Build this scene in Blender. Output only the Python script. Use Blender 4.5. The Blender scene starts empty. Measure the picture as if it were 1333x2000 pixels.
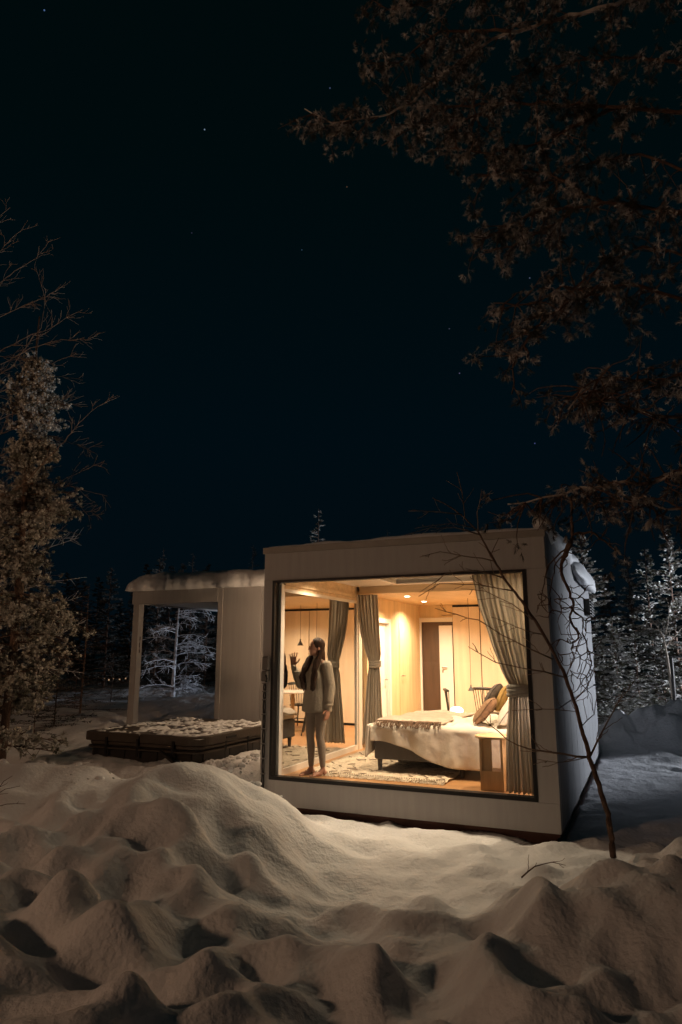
import bpy, bmesh, math, random
import numpy as np
from mathutils import Vector, Matrix
R = math.radians
random.seed(7)
scene = bpy.context.scene
COL = scene.collection

# ------------------------------------------------------------------ camera
PITCH = R(11.5); F = 1331.0
cam_d = bpy.data.cameras.new('camera'); cam = bpy.data.objects.new('camera', cam_d); COL.objects.link(cam)
cam_d.sensor_fit = 'VERTICAL'; cam_d.sensor_height = 36; cam_d.lens = F/2000*36
cam_d.clip_start = .05; cam_d.clip_end = 2000
cam.location = (0, 0, 0); cam.rotation_euler = (R(90)+PITCH, 0, 0)
scene.camera = cam
# world heights are measured from the lens: cabin floor -1.53, snow about -1.9
SP, CP = math.sin(PITCH), math.cos(PITCH)
def ray(px, py):
    u, v = px-666.5, py-1000.0
    return Vector((u, F*CP+v*SP, F*SP-v*CP))
def W(px, py, D):
    r = ray(px, py); return r*(D/r.y)

# ------------------------------------------------------------------ world: dark night sky with a few stars
world = bpy.data.worlds.new('World'); scene.world = world; world.use_nodes = True
nt = world.node_tree; nt.nodes.clear()
out = nt.nodes.new('ShaderNodeOutputWorld'); bg = nt.nodes.new('ShaderNodeBackground')
tc = nt.nodes.new('ShaderNodeTexCoord'); sep = nt.nodes.new('ShaderNodeSeparateXYZ')
ramp = nt.nodes.new('ShaderNodeValToRGB')
nt.links.new(tc.outputs['Generated'], sep.inputs[0]); nt.links.new(sep.outputs['Z'], ramp.inputs[0])
e = ramp.color_ramp.elements
e[0].position = 0.0; e[0].color = (.0010, .0036, .0058, 1)
e[1].position = 1.0; e[1].color = (.0004, .0026, .0026, 1)
m1 = e.new(.3); m1.color = (.0004, .0037, .0062, 1)
m2 = e.new(.62); m2.color = (.0003, .0031, .0038, 1)
sky = nt.nodes.new('ShaderNodeTexSky'); sky.sky_type = 'NISHITA'; sky.sun_disc = False
sky.sun_elevation = R(-9); sky.sun_rotation = R(200)
base = nt.nodes.new('ShaderNodeMix'); base.data_type = 'RGBA'; base.blend_type = 'ADD'; base.inputs[0].default_value = .02
nt.links.new(ramp.outputs[0], base.inputs[6]); nt.links.new(sky.outputs[0], base.inputs[7])
stars = [(87,20,1.4,(.25,.45,1)),(400,253,1.5,(.5,.7,1)),(645,172,.6,(.4,.5,1)),(678,365,.35,(1,.5,.3)),(590,488,.35,(.3,.6,1)),
         (1035,543,.8,(.5,.6,1)),(898,729,.7,(.6,.5,1)),(1045,866,1.0,(.3,.35,1)),(878,642,.35,(.6,.6,1)),(375,455,.2,(.5,.5,1)),(1325,842,.4,(.4,.4,1)),(775,300,.25,(.4,.6,1))]
prev = base.outputs[2]
for (sx, sy, sb, sc_) in stars:
    d = ray(sx, sy).normalized()
    dn = nt.nodes.new('ShaderNodeVectorMath'); dn.operation = 'DISTANCE'
    nt.links.new(tc.outputs['Generated'], dn.inputs[0]); dn.inputs[1].default_value = d
    lt = nt.nodes.new('ShaderNodeMath'); lt.operation = 'LESS_THAN'; lt.inputs[1].default_value = .00085
    nt.links.new(dn.outputs['Value'], lt.inputs[0])
    mx = nt.nodes.new('ShaderNodeMix'); mx.data_type = 'RGBA'
    nt.links.new(lt.outputs[0], mx.inputs[0]); nt.links.new(prev, mx.inputs[6])
    mx.inputs[7].default_value = tuple(c*sb*.2 for c in sc_)+(1,)
    prev = mx.outputs[2]
nt.links.new(prev, bg.inputs[0]); bg.inputs[1].default_value = 1.0
nt.links.new(bg.outputs[0], out.inputs[0])
scene.view_settings.view_transform = 'Standard'; scene.view_settings.look = 'None'
scene.view_settings.exposure = 0; scene.view_settings.gamma = 1; scene.view_settings.use_curve_mapping = False
scene.cycles.use_denoising = True
try: scene.cycles.denoiser = 'OPENIMAGEDENOISE'
except Exception: pass
scene.cycles.max_bounces = 8; scene.cycles.diffuse_bounces = 5; scene.cycles.glossy_bounces = 4
scene.cycles.transparent_max_bounces = 16; scene.cycles.caustics_reflective = False; scene.cycles.caustics_refractive = False
scene.cycles.sample_clamp_indirect = 4; scene.cycles.use_light_tree = True

# light levels (watts)
ASSUMED_WARM = 1500; ASSUMED_COOL = 6500; DOWNLIGHT = 310; BEDLAMP = 20; TERRACE_FILL = 90

# ------------------------------------------------------------------ helpers
def link(o): COL.objects.link(o); return o
def tag(o, label=None, cat=None, group=None, kind=None):
    if label: o['label'] = label
    if cat: o['category'] = cat
    if group: o['group'] = group
    if kind: o['kind'] = kind
    return o
def empty(name, loc=(0,0,0), rz=0, label=None, cat=None, group=None, kind=None):
    o = bpy.data.objects.new(name, None); o.empty_display_size = .1; link(o)
    o.location = loc; o.rotation_euler = (0, 0, rz)
    return tag(o, label, cat, group, kind)

class MB:
    def __init__(s): s.v = []; s.f = []; s.n = 0
    def add(s, vs, fs):
        n = s.n; s.v.extend(vs); s.f.extend([tuple(i+n for i in f) for f in fs]); s.n += len(vs); return s
    def box(s, x0, x1, y0, y1, z0, z1):
        vs = [(x0,y0,z0),(x1,y0,z0),(x1,y1,z0),(x0,y1,z0),(x0,y0,z1),(x1,y0,z1),(x1,y1,z1),(x0,y1,z1)]
        return s.add(vs, [(0,3,2,1),(4,5,6,7),(0,1,5,4),(1,2,6,5),(2,3,7,6),(3,0,4,7)])
    def tube(s, pts, rads, sides=6, cap=True):
        pts = [Vector(p) for p in pts]; n = len(pts); vs = []; fs = []
        up = Vector((0,0,1))
        for i, p in enumerate(pts):
            t = (pts[min(i+1,n-1)]-pts[max(i-1,0)])
            t = t.normalized() if t.length > 1e-9 else Vector((0,0,1))
            a = t.cross(up)
            if a.length < .1: a = t.cross(Vector((1,0,0)))
            a.normalize(); b = t.cross(a).normalized()
            r = rads[i] if hasattr(rads, '__len__') else rads
            for k in range(sides):
                an = 2*math.pi*k/sides
                vs.append(tuple(p+a*(r*math.cos(an))+b*(r*math.sin(an))))
        for i in range(n-1):
            for k in range(sides):
                k2 = (k+1) % sides
                fs.append((i*sides+k, i*sides+k2, (i+1)*sides+k2, (i+1)*sides+k))
        if cap:
            fs.append(tuple(range(sides))[::-1]); fs.append(tuple((n-1)*sides+k for k in range(sides)))
        return s.add(vs, fs)
    def lathe(s, prof, c=(0,0,0), sides=24):
        vs = []; fs = []
        for (r, z) in prof:
            for k in range(sides):
                an = 2*math.pi*k/sides; vs.append((c[0]+r*math.cos(an), c[1]+r*math.sin(an), c[2]+z))
        n = len(prof)
        for i in range(n-1):
            for k in range(sides):
                k2 = (k+1) % sides; fs.append((i*sides+k, i*sides+k2, (i+1)*sides+k2, (i+1)*sides+k))
        fs.append(tuple(range(sides))[::-1]); fs.append(tuple((n-1)*sides+k for k in range(sides)))
        return s.add(vs, fs)
    def ell(s, c, r, seg=16, rings=10, rot=None):
        vs = []; fs = []; c = Vector(c)
        def put(v):
            v = Vector((v[0]*r[0], v[1]*r[1], v[2]*r[2]))
            if rot: v = rot @ v
            vs.append(tuple(c+v))
        put((0,0,-1))
        for i in range(1, rings):
            ph = -math.pi/2+math.pi*i/rings
            for k in range(seg):
                an = 2*math.pi*k/seg; put((math.cos(ph)*math.cos(an), math.cos(ph)*math.sin(an), math.sin(ph)))
        put((0,0,1))
        for k in range(seg): fs.append((0, 1+(k+1)%seg, 1+k))
        for i in range(rings-2):
            for k in range(seg):
                a = 1+i*seg+k; b = 1+i*seg+(k+1)%seg; fs.append((a, b, b+seg, a+seg))
        top = 1+(rings-1)*seg; o = 1+(rings-2)*seg
        for k in range(seg): fs.append((o+k, o+(k+1)%seg, top))
        return s.add(vs, fs)
    def cap(s, p0, p1, r0, r1, seg=12):
        p0 = Vector(p0); p1 = Vector(p1); t = (p1-p0).normalized()
        pts = []; rd = []
        for a in (-1, -.85, -.5): pts.append(p0+t*r0*a); rd.append(r0*math.sqrt(max(0,1-a*a))+.0004)
        for k in range(5): u = k/4; pts.append(p0.lerp(p1, u)); rd.append(r0+(r1-r0)*u)
        for a in (.5, .85, 1): pts.append(p1+t*r1*a); rd.append(r1*math.sqrt(max(0,1-a*a))+.0004)
        return s.tube(pts, rd, seg)
    def grid(s, P, nu, nv, thick=None):
        vs = [tuple(P(i/(nu-1), j/(nv-1))) for j in range(nv) for i in range(nu)]
        fs = [(j*nu+i, j*nu+i+1, (j+1)*nu+i+1, (j+1)*nu+i) for j in range(nv-1) for i in range(nu-1)]
        return s.add(vs, fs)
    def build(s, name, mat, parent=None, smooth=False, bevel=0, solid=0, loc=None):
        me = bpy.data.meshes.new(name); me.from_pydata([tuple(v) for v in s.v], [], s.f); me.update()
        if mat:
            for mm in (mat if isinstance(mat, (list, tuple)) else [mat]): me.materials.append(mm)
        if smooth: me.polygons.foreach_set('use_smooth', [True]*len(me.polygons))
        o = bpy.data.objects.new(name, me); link(o)
        if parent: o.parent = parent
        if loc: o.location = loc
        if solid:
            md = o.modifiers.new('solid', 'SOLIDIFY'); md.thickness = solid; md.offset = 0
        if bevel:
            md = o.modifiers.new('bevel', 'BEVEL'); md.width = bevel; md.segments = 2; md.limit_method = 'ANGLE'
        return o

def mat(name, color, rough=.6, spec=.4, var=0, vscale=3, stretch=(1,1,1), bump=0, bscale=20, bdetail=4, metal=0, col2=None, emit=None, estr=0, coat=0, coord='Object', trans=0):
    m = bpy.data.materials.new(name); m.use_nodes = True; t = m.node_tree; p = t.nodes['Principled BSDF']
    p.inputs['Base Color'].default_value = (*color, 1); p.inputs['Roughness'].default_value = rough
    p.inputs['Specular IOR Level'].default_value = spec; p.inputs['Metallic'].default_value = metal
    if coat: p.inputs['Coat Weight'].default_value = coat
    if emit: p.inputs['Emission Color'].default_value = (*emit, 1); p.inputs['Emission Strength'].default_value = estr
    co = t.nodes.new('ShaderNodeTexCoord'); mp = t.nodes.new('ShaderNodeMapping')
    t.links.new(co.outputs[coord], mp.inputs[0]); mp.inputs['Scale'].default_value = stretch
    if var or col2:
        n = t.nodes.new('ShaderNodeTexNoise'); n.inputs['Scale'].default_value = vscale; n.inputs['Detail'].default_value = 6
        n.inputs['Roughness'].default_value = .6
        t.links.new(mp.outputs[0], n.inputs[0])
        r = t.nodes.new('ShaderNodeValToRGB'); r.color_ramp.elements[0].position = .32; r.color_ramp.elements[1].position = .68
        c2 = col2 if col2 else tuple(min(1, c*(1+var)) for c in color)
        c1 = color if col2 else tuple(c*(1-var) for c in color)
        r.color_ramp.elements[0].color = (*c1, 1); r.color_ramp.elements[1].color = (*c2, 1)
        t.links.new(n.outputs[0], r.inputs[0]); t.links.new(r.outputs[0], p.inputs['Base Color'])
    if bump:
        n2 = t.nodes.new('ShaderNodeTexNoise'); n2.inputs['Scale'].default_value = bscale; n2.inputs['Detail'].default_value = bdetail
        t.links.new(mp.outputs[0], n2.inputs[0])
        b = t.nodes.new('ShaderNodeBump'); b.inputs['Strength'].default_value = min(1, bump); b.inputs['Distance'].default_value = .02 if bump <= 1 else .02*bump
        t.links.new(n2.outputs[0], b.inputs['Height']); t.links.new(b.outputs[0], p.inputs['Normal'])
    return m

def glass(name, refl_w, tint=(1,1,1)):
    m = bpy.data.materials.new(name); m.use_nodes = True; t = m.node_tree; t.nodes.clear()
    o = t.nodes.new('ShaderNodeOutputMaterial'); mx = t.nodes.new('ShaderNodeMixShader')
    tr = t.nodes.new('ShaderNodeBsdfTransparent'); gl = t.nodes.new('ShaderNodeBsdfGlossy')
    tr.inputs[0].default_value = (*tint, 1); gl.inputs['Roughness'].default_value = .0
    fr = t.nodes.new('ShaderNodeFresnel'); fr.inputs[0].default_value = 1.5
    mu = t.nodes.new('ShaderNodeMath'); mu.operation = 'MULTIPLY'; mu.inputs[1].default_value = refl_w; mu.use_clamp = True
    t.links.new(fr.outputs[0], mu.inputs[0]); t.links.new(mu.outputs[0], mx.inputs[0])
    t.links.new(tr.outputs[0], mx.inputs[1]); t.links.new(gl.outputs[0], mx.inputs[2]); t.links.new(mx.outputs[0], o.inputs[0])
    return m

def cloth_mat(name, color, tr=.45, folds=120):
    m = mat(name, color, .9, .1, var=.10, vscale=6, stretch=(4,4,.5), bump=.25, bscale=folds)
    t = m.node_tree; p = t.nodes['Principled BSDF']; o = t.nodes['Material Output']
    tl = t.nodes.new('ShaderNodeBsdfTranslucent'); mx = t.nodes.new('ShaderNodeMixShader'); mx.inputs[0].default_value = tr
    src = p.inputs['Base Color'].links[0].from_socket; t.links.new(src, tl.inputs[0])
    t.links.new(p.outputs[0], mx.inputs[1]); t.links.new(tl.outputs[0], mx.inputs[2]); t.links.new(mx.outputs[0], o.inputs[0]); return m
def frost_mat(name, under, snow, lo=.15, hi=.6, rough=.8):
    # snow settled on the upward sides
    m = bpy.data.materials.new(name); m.use_nodes = True; t = m.node_tree; p = t.nodes['Principled BSDF']
    p.inputs['Roughness'].default_value = rough; p.inputs['Specular IOR Level'].default_value = .2
    g = t.nodes.new('ShaderNodeTexCoord'); n = t.nodes.new('ShaderNodeTexNoise'); n.inputs['Scale'].default_value = 7; n.inputs['Detail'].default_value = 5
    t.links.new(g.outputs['Object'], n.inputs[0])
    r = t.nodes.new('ShaderNodeValToRGB'); r.color_ramp.elements[0].position = lo+.2; r.color_ramp.elements[1].position = hi
    r.color_ramp.elements[0].color = (*under, 1); r.color_ramp.elements[1].color = (*snow, 1)
    t.links.new(n.outputs[0], r.inputs[0]); t.links.new(r.outputs[0], p.inputs['Base Color'])
    return m

M = {}
M['snow'] = mat('snow', (.76,.765,.79), .65, .25, var=.06, vscale=2.5, bump=.8, bscale=24, bdetail=12)
M['snow_roof'] = mat('roof snow', (.75,.76,.78), .6, .3, bump=.5, bscale=18, bdetail=6)
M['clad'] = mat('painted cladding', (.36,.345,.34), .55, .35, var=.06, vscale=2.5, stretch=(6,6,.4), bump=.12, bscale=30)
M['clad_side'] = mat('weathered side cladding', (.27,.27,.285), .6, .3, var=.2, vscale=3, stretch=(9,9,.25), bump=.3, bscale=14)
M['trim'] = mat('roof trim', (.24,.22,.2), .5, .4, var=.1, vscale=4, bump=.1)
M['black'] = mat('black window frame', (.008,.007,.008), .5, .3, var=.2, vscale=8)
M['plinth'] = mat('dark red plinth board', (.05,.018,.012), .7, .3, var=.3, vscale=4)
M['jamb'] = mat('light jamb paint', (.66,.6,.52), .5, .3, var=.04, vscale=3)
M['ply'] = mat('pale plywood', (.66,.50,.29), .5, .35, var=.16, vscale=1.6, stretch=(5,5,.5), bump=.04)
M['panel'] = mat('birch veneer panel', (.68,.56,.42), .45, .35, var=.09, vscale=1.5, stretch=(6,6,.35))
M['beam'] = mat('laminated beam wood', (.56,.42,.26), .55, .3, var=.16, vscale=2, stretch=(.5,6,6))
M['ceil'] = mat('ceiling board', (.66,.62,.56), .6, .3, var=.05, vscale=2)
M['ceil_wood'] = mat('warm ceiling veneer', (.6,.43,.24), .5, .3, var=.1, vscale=1.5, stretch=(3,.6,3))
M['white'] = mat('white paint', (.74,.72,.68), .45, .4, var=.03, vscale=3)
M['floor'] = mat('oak floor', (.36,.19,.08), .42, .45, var=.2, vscale=2.2, stretch=(.7,9,1), bump=.05)
M['door_dark'] = mat('dark brown door', (.085,.05,.032), .45, .4, var=.22, vscale=2, stretch=(12,12,.7), bump=.1)
M['metal'] = mat('brushed steel', (.45,.43,.4), .3, .5, metal=1, var=.08, vscale=9)
M['curtain'] = cloth_mat('grey linen curtain', (.60,.57,.52), .5)
M['curtain_lt'] = cloth_mat('beige linen curtain', (.56,.50,.42), .35)
M['linen'] = mat('white bed linen', (.62,.56,.48), .85, .15, var=.05, vscale=5, bump=.5, bscale=9, bdetail=6)
M['throw'] = mat('dusty pink throw', (.42,.335,.27), .95, .1, var=.15, vscale=12, bump=.6, bscale=60)
M['fringe'] = mat('brown fringe yarn', (.12,.075,.05), .95, .1, var=.2, vscale=20)
M['bedbase'] = mat('grey upholstered bed base', (.095,.088,.085), .9, .15, var=.12, vscale=14, bump=.3, bscale=150)
M['leg'] = mat('dark bed leg wood', (.06,.05,.045), .6, .3, var=.2, vscale=5)
M['rug'] = mat('cream shaggy wool', (.56,.47,.36), .98, .1, var=.18, vscale=9, bump=1, bscale=60)
M['rug_dark'] = mat('dark rug yarn', (.26,.21,.165), .98, .1, var=.2, vscale=30)
M['stool'] = mat('solid birch wood', (.53,.36,.19), .5, .35, var=.16, vscale=2, stretch=(5,5,.6), bump=.04)
M['chair'] = mat('black stained chair wood', (.03,.027,.024), .45, .4, var=.2, vscale=8)
M['pillow_brown'] = mat('brown woven cushion', (.27,.165,.10), .95, .1, var=.2, vscale=28, bump=.8, bscale=90)
M['pillow_grey'] = mat('grey velvet cushion', (.10,.085,.075), .9, .2, var=.15, vscale=6, bump=.3, bscale=40)
M['pillow_gold'] = mat('mustard cushion', (.34,.22,.08), .9, .15, var=.15, vscale=6, bump=.3, bscale=40)
M['skin'] = mat('skin', (.42,.22,.15), .5, .35, var=.05, vscale=12)
M['lip'] = mat('lips', (.32,.10,.08), .4, .4, var=.05)
M['eye'] = mat('dark eye', (.02,.015,.012), .2, .5, var=.1)
M['hair'] = mat('long brown hair', (.030,.014,.008), .6, .15, var=.35, vscale=10, stretch=(8,8,1), bump=.5, bscale=60)
M['sweater'] = mat('cream knit wool', (.31,.27,.215), .95, .1, var=.07, vscale=14, stretch=(2,2,.6), bump=.8, bscale=70)
M['legging'] = mat('beige rib legging', (.23,.195,.16), .85, .15, var=.06, vscale=8, bump=.2, bscale=90)
M['tub'] = mat('dark brown tub cabinet', (.018,.014,.012), .5, .4, var=.2, vscale=5, stretch=(1,1,4), bump=.1)
M['tubcover'] = mat('brown vinyl tub cover', (.055,.042,.033), .45, .4, var=.15, vscale=8, bump=.2, bscale=30)
M['plastic'] = mat('grey plastic', (.11,.10,.095), .4, .4, var=.1, vscale=6)
M['bark'] = mat('dark sapling bark', (.13,.085,.065), .8, .25, var=.35, vscale=14, bump=.8, bscale=60)
M['bark_red'] = mat('reddish pine bark', (.13,.08,.06), .85, .2, var=.35, vscale=9, bump=1, bscale=30)
M['limb_frost'] = frost_mat('frosted pine limb bark', (.20,.14,.11), (.62,.56,.52), .2, .58)
M['twig'] = mat('pale bare twig', (.22,.16,.12), .85, .2, var=.3, vscale=9)
M['birch'] = mat('pale birch bark', (.5,.42,.34), .8, .2, var=.25, vscale=9)
M['needle'] = frost_mat('dull brown green needles with frost', (.06,.058,.045), (.64,.61,.60), .24, .64)
M['needle_frost'] = frost_mat('frosted pine needles', (.11,.115,.085), (.66,.64,.59), .14, .6)
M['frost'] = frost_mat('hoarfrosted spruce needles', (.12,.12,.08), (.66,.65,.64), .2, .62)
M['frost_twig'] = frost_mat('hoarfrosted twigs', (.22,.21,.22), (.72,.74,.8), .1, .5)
M['frost_dim'] = frost_mat('dimmed frosted spruce needles', (.03,.037,.03), (.2,.21,.22), .2, .7)  # darker copy of the frosted needles: shade painted in for unlit trees
M['lampglow'] = mat('lit lamp glass', (.9,.8,.6), .4, .3, emit=(1,.78,.5), estr=14)
M['spot'] = mat('lit downlight', (1,.9,.7), .4, .3, emit=(1,.85,.62), estr=25)
M['readlamp'] = mat('lit reading lamp', (1,.9,.85), .4, .3, emit=(1,.82,.7), estr=6)
M['coollamp'] = mat('lit cool lamp', (.9,.95,1), .4, .3, emit=(.8,.88,1), estr=30)
M['fargl'] = mat('distant lit bulb', (1,.6,.3), .4, .3, emit=(1,.62,.35), estr=.35)
M['glass_front'] = glass('clear front glass', .3, (.97,.97,.97))
M['glass_side'] = glass('coated sliding door glass', 6.2, (.8,.82,.8))
M['skyglass'] = glass('skylight glass', 1.5, (.8,.8,.8))

# ------------------------------------------------------------------ cabin coordinates: a along the front (left to right), b into the depth
TH = -math.atan2(.402, .9157)
L0 = Vector((-1.0, 8.886, 0)); AD = Vector((math.cos(TH), math.sin(TH), 0)); BD = Vector((-math.sin(TH), math.cos(TH), 0))
def P(a, b, z=0): return L0+AD*a+BD*b+Vector((0,0,z))
FL = -1.53; CW = 3.55; CD = 6.4; ZB = -1.84; ZT = 1.25
CEIL = .91; CEILF = 1.03

# ------------------------------------------------------------------ snow ground
def hsh(i, j, s):
    v = np.sin(i*127.1+j*311.7+s*74.7)*43758.5453
    return v-np.floor(v)
def vn(x, y, s=0):
    i = np.floor(x); j = np.floor(y); fx = x-i; fy = y-j
    fx = fx*fx*fx*(fx*(fx*6-15)+10); fy = fy*fy*fy*(fy*(fy*6-15)+10)
    return (hsh(i,j,s)*(1-fx)*(1-fy)+hsh(i+1,j,s)*fx*(1-fy)+hsh(i,j+1,s)*(1-fx)*fy+hsh(i+1,j+1,s)*fx*fy)*2-1
def fbm(x, y, s=0, o=4):
    r = 0; a = 1; t = 0
    for k in range(o): r = r+a*vn(x*2**k, y*2**k, s+k*9); t += a; a *= .5
    return r/t
def worley(x, y, s=0):
    i = np.floor(x); j = np.floor(y); acc = np.zeros_like(x)
    for di in (-1,0,1):
        for dj in (-1,0,1):
            ci = i+di; cj = j+dj
            px = ci+.15+.7*hsh(ci,cj,s); py = cj+.15+.7*hsh(ci,cj,s+5); w = .7+.6*hsh(ci,cj,s+11)
            d2 = ((x-px)**2+(y-py)**2)*w
            acc = acc+np.exp(-5.5*d2)
    return -np.log(acc+1e-4)/5.5     # smooth squared distance: pits with rounded ridges
def ss(a, b, x):
    t = np.clip((x-a)/(b-a), 0, 1); return t*t*(3-2*t)
def G(x, y, cx, cy, sx, sy, rot=0):
    c, s = math.cos(rot), math.sin(rot); u = (x-cx)*c+(y-cy)*s; v = -(x-cx)*s+(y-cy)*c
    return np.exp(-(u/sx)**2-(v/sy)**2)
PITS = [(590,1690,.22,.13),(480,1660,.17,.16),(345,1690,.2,.16),(205,1800,.2,.2),(660,1770,.18,.10),(720,1655,.2,.05),(640,1830,.34,.14),
        (30,1900,.22,.14),(180,1960,.25,.18),(860,1860,.26,.12),(1100,1800,.2,.1),(960,1830,.18,.1),(1270,1800,.3,.12),(1000,1950,.22,.1),(430,1750,.2,.07),(375,1860,.16,.08)]
def height(x, y):
    x = np.asarray(x, float); y = np.asarray(y, float)
    a = (x-L0.x)*AD.x+(y-L0.y)*AD.y; b = (x-L0.x)*BD.x+(y-L0.y)*BD.y
    z = -1.90+0*x
    z = z+ss(-.1,-1.6,x)*.20*ss(9,7,y)                          # ground a little higher on the left
    near = ss(6.2,4.2,y)
    z = z+near*.16
    # high terrace round the tub
    terr = ss(.05,-.35,a)*ss(-1.0,-.1,b)
    z = np.maximum(z, -1.9+terr*.42)
    z = z+terr*.05*fbm(x*3,y*3,3)
    # ploughed mound and bank on the left
    z = z+.70*(1-np.exp(-1.5*G(x,y,-1.45,7.0,.80,.92,.15)))+.12*G(x,y,-1.6,5.9,.8,.7)+.12*G(x,y,-.55,7.35,.4,.5)
    bank = ss(-1.9,-2.7,x)*np.exp(-((y-7.55-.2*np.sin(x*2.1))/.85)**2)
    z = z+bank*(.40+.12*np.sin(x*1.7+1))
    z = z+.16*G(x,y,-3.3,6.1,1.2,.9)
    # mound on the right
    z = z+.50*G(x,y,3.1,4.7,1.35,.85,.2)+.22*G(x,y,1.75,4.8,.75,.5,.5)+.2*G(x,y,4.5,4.4,1.5,1.2)-.10*G(x,y,1.6,3.7,.8,.5)
    z = z-.12*G(x,y,.55,6.1,1.2,.7)
    # trampled holes and ridges
    wx = x+.22*fbm(x*1.3,y*1.3,21,2); wy = y+.22*fbm(x*1.3,y*1.3,31,2)
    tramp = ss(8.2,5.6,y)*.85+.15
    flat = 1-.72*G(x,y,.9,6.5,1.6,.9)
    mnd = G(x,y,-1.4,7.2,.95,.8); amp = tramp*flat*(1-.85*terr)*ss(14,9,y)*(1-.6*mnd)*(1-.6*ss(3.2,4.2,x)*ss(7,9,y))
    z = z+amp*(.38*worley(wx*1.9, wy*2.3, 2)-.08)
    z = z+amp*.74*worley(wx*3.5+3, wy*4.0, 8)*(.65+.35*vn(x*.8,y*.8,77))
    z = z+.16*worley(wx*5.6+1, wy*6.6, 14)*amp*(.35+.65*ss(.2,1.4,x)*ss(6.5,5.5,y))
    z = z-.17*G(x,y,-1.0,6.1,.26,.24)-.13*G(x,y,-1.5,6.15,.22,.26)-.1*G(x,y,-2.1,6.4,.3,.3)
    z = z+.10*fbm(x*.55,y*.55,12,2)*ss(13,8,y)*tramp
    z = z+.018*fbm(x*4,y*5,40,4)*(1-.3*flat)+.006*fbm(x*14,y*18,50,3)
    cl = ss(-.9,-1.6,x)*ss(6.2,7.0,y)*ss(10,8.5,y)+terr*.8
    z = z+cl*(.045*np.abs(fbm(x*5.5,y*5.5,60,4))+.02*fbm(x*13,y*13,61,3))    # lumpy shovelled snow
    for (px, py, r, d) in PITS:
        c = W(px, py, 1); D = (-1.72 if py > 1700 else -1.86)/c.z; c = c*D
        z = z-d*G(x,y,c.x,c.y,r,r*.8)+d*.18*G(x,y,c.x,c.y,r*1.9,r*1.6)
    # far ground
    far = ss(11,17,y); z = z+far*(.20*ss(2,-2,x)+.10)+far*.22*fbm(x*.35,y*.35,70,3)
    # snow bank behind on the right
    yc = 14.1+.05*(x-6)
    bk = ss(4.5,6.6,x)*np.exp(-((y-yc-.35*fbm(x*.9,0*y+3,84,2))/.8)**2)
    z = z+bk*(.52+.30*fbm(x*1.1,y*1.1,80,4))+bk*.26*np.abs(fbm(x*3,y*3,81,4))+bk*.30*worley(x*1.6,y*2.4,91)*1.5+ss(4.5,6,x)*ss(9.5,12,y)*ss(17,14,y)*.10*fbm(x*1.2,y*2.4,85,4)
    # drift against the right wall, and nothing inside the cabin footprint
    inside = (a > -.01)&(a < CW+.01)&(b > .04)&(b < CD)
    z = np.where(inside, np.minimum(z, -1.98), z)
    edge = ss(-.25,-.02,b)*ss(.25,.6,a)*ss(CW+.4,CW,a)*(b < .1)
    z = z-edge*.03*1
    side = (a > CW)&(b > 0)&(b < CD+1)
    z = np.where(side, z-.03, z)
    return z
def H(x, y): return float(height(np.array([x]), np.array([y]))[0])
def axis(lo, hi, step, far0, far1, g=1.22, g0=1.022, lim=.13):
    c = list(np.arange(lo, hi+1e-6, step)); s = step; v = c[-1]; up = []
    while v < far1: s *= (g0 if s < lim else g); v += s; up.append(v)
    s = step; v = c[0]; dn = []
    while v > far0: s *= (g0 if s < lim else g); v -= s; dn.append(v)
    return np.array(dn[::-1]+c+up)
xs = axis(-5.2, 5.6, .028, -300, 300); ys = axis(2.6, 10.5, .026, -60, 500, 1.12, 1.016, .11)
XX, YY = np.meshgrid(xs, ys); ZZ = height(XX, YY)
Zb = ZZ.copy()
for _ in range(7):          # snow slumps: round off every peak and crease
    Zb[1:-1] = (Zb[:-2]+2*Zb[1:-1]+Zb[2:])/4; Zb[:,1:-1] = (Zb[:,:-2]+2*Zb[:,1:-1]+Zb[:,2:])/4
nearw = ss(9.5,8.6,YY)*ss(-5.1,-4.6,XX)*ss(5.5,5.0,XX); Aa = (XX-L0.x)*AD.x+(YY-L0.y)*AD.y; Bb = (XX-L0.x)*BD.x+(YY-L0.y)*BD.y
nearw = nearw*np.where((Aa > -.35)&(Aa < CW+.35), ss(-.02,-.35,Bb), 1)
ZZ = ZZ*(1-nearw)+nearw*(Zb+.016*fbm(XX*5,YY*6,140,4)+.008*np.abs(fbm(XX*11,YY*13,150,3)))
nx, ny = len(xs), len(ys)
me = bpy.data.meshes.new('snow_ground')
me.vertices.add(nx*ny); me.vertices.foreach_set('co', np.stack([XX, YY, ZZ], -1).astype('f').ravel())
idx = np.arange(nx*ny).reshape(ny, nx)
q = np.stack([idx[:-1,:-1], idx[:-1,1:], idx[1:,1:], idx[1:,:-1]], -1).reshape(-1, 4)
me.loops.add(q.size); me.loops.foreach_set('vertex_index', q.ravel().astype('i'))
me.polygons.add(len(q)); me.polygons.foreach_set('loop_start', np.arange(0, q.size, 4).astype('i'))
me.polygons.foreach_set('loop_total', np.full(len(q), 4, 'i')); me.polygons.foreach_set('use_smooth', np.ones(len(q), bool))
me.update(); me.materials.append(M['snow'])
ground = link(bpy.data.objects.new('snow_ground', me)); tag(ground, 'trampled deep snow around the cabin', kind='structure')

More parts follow.
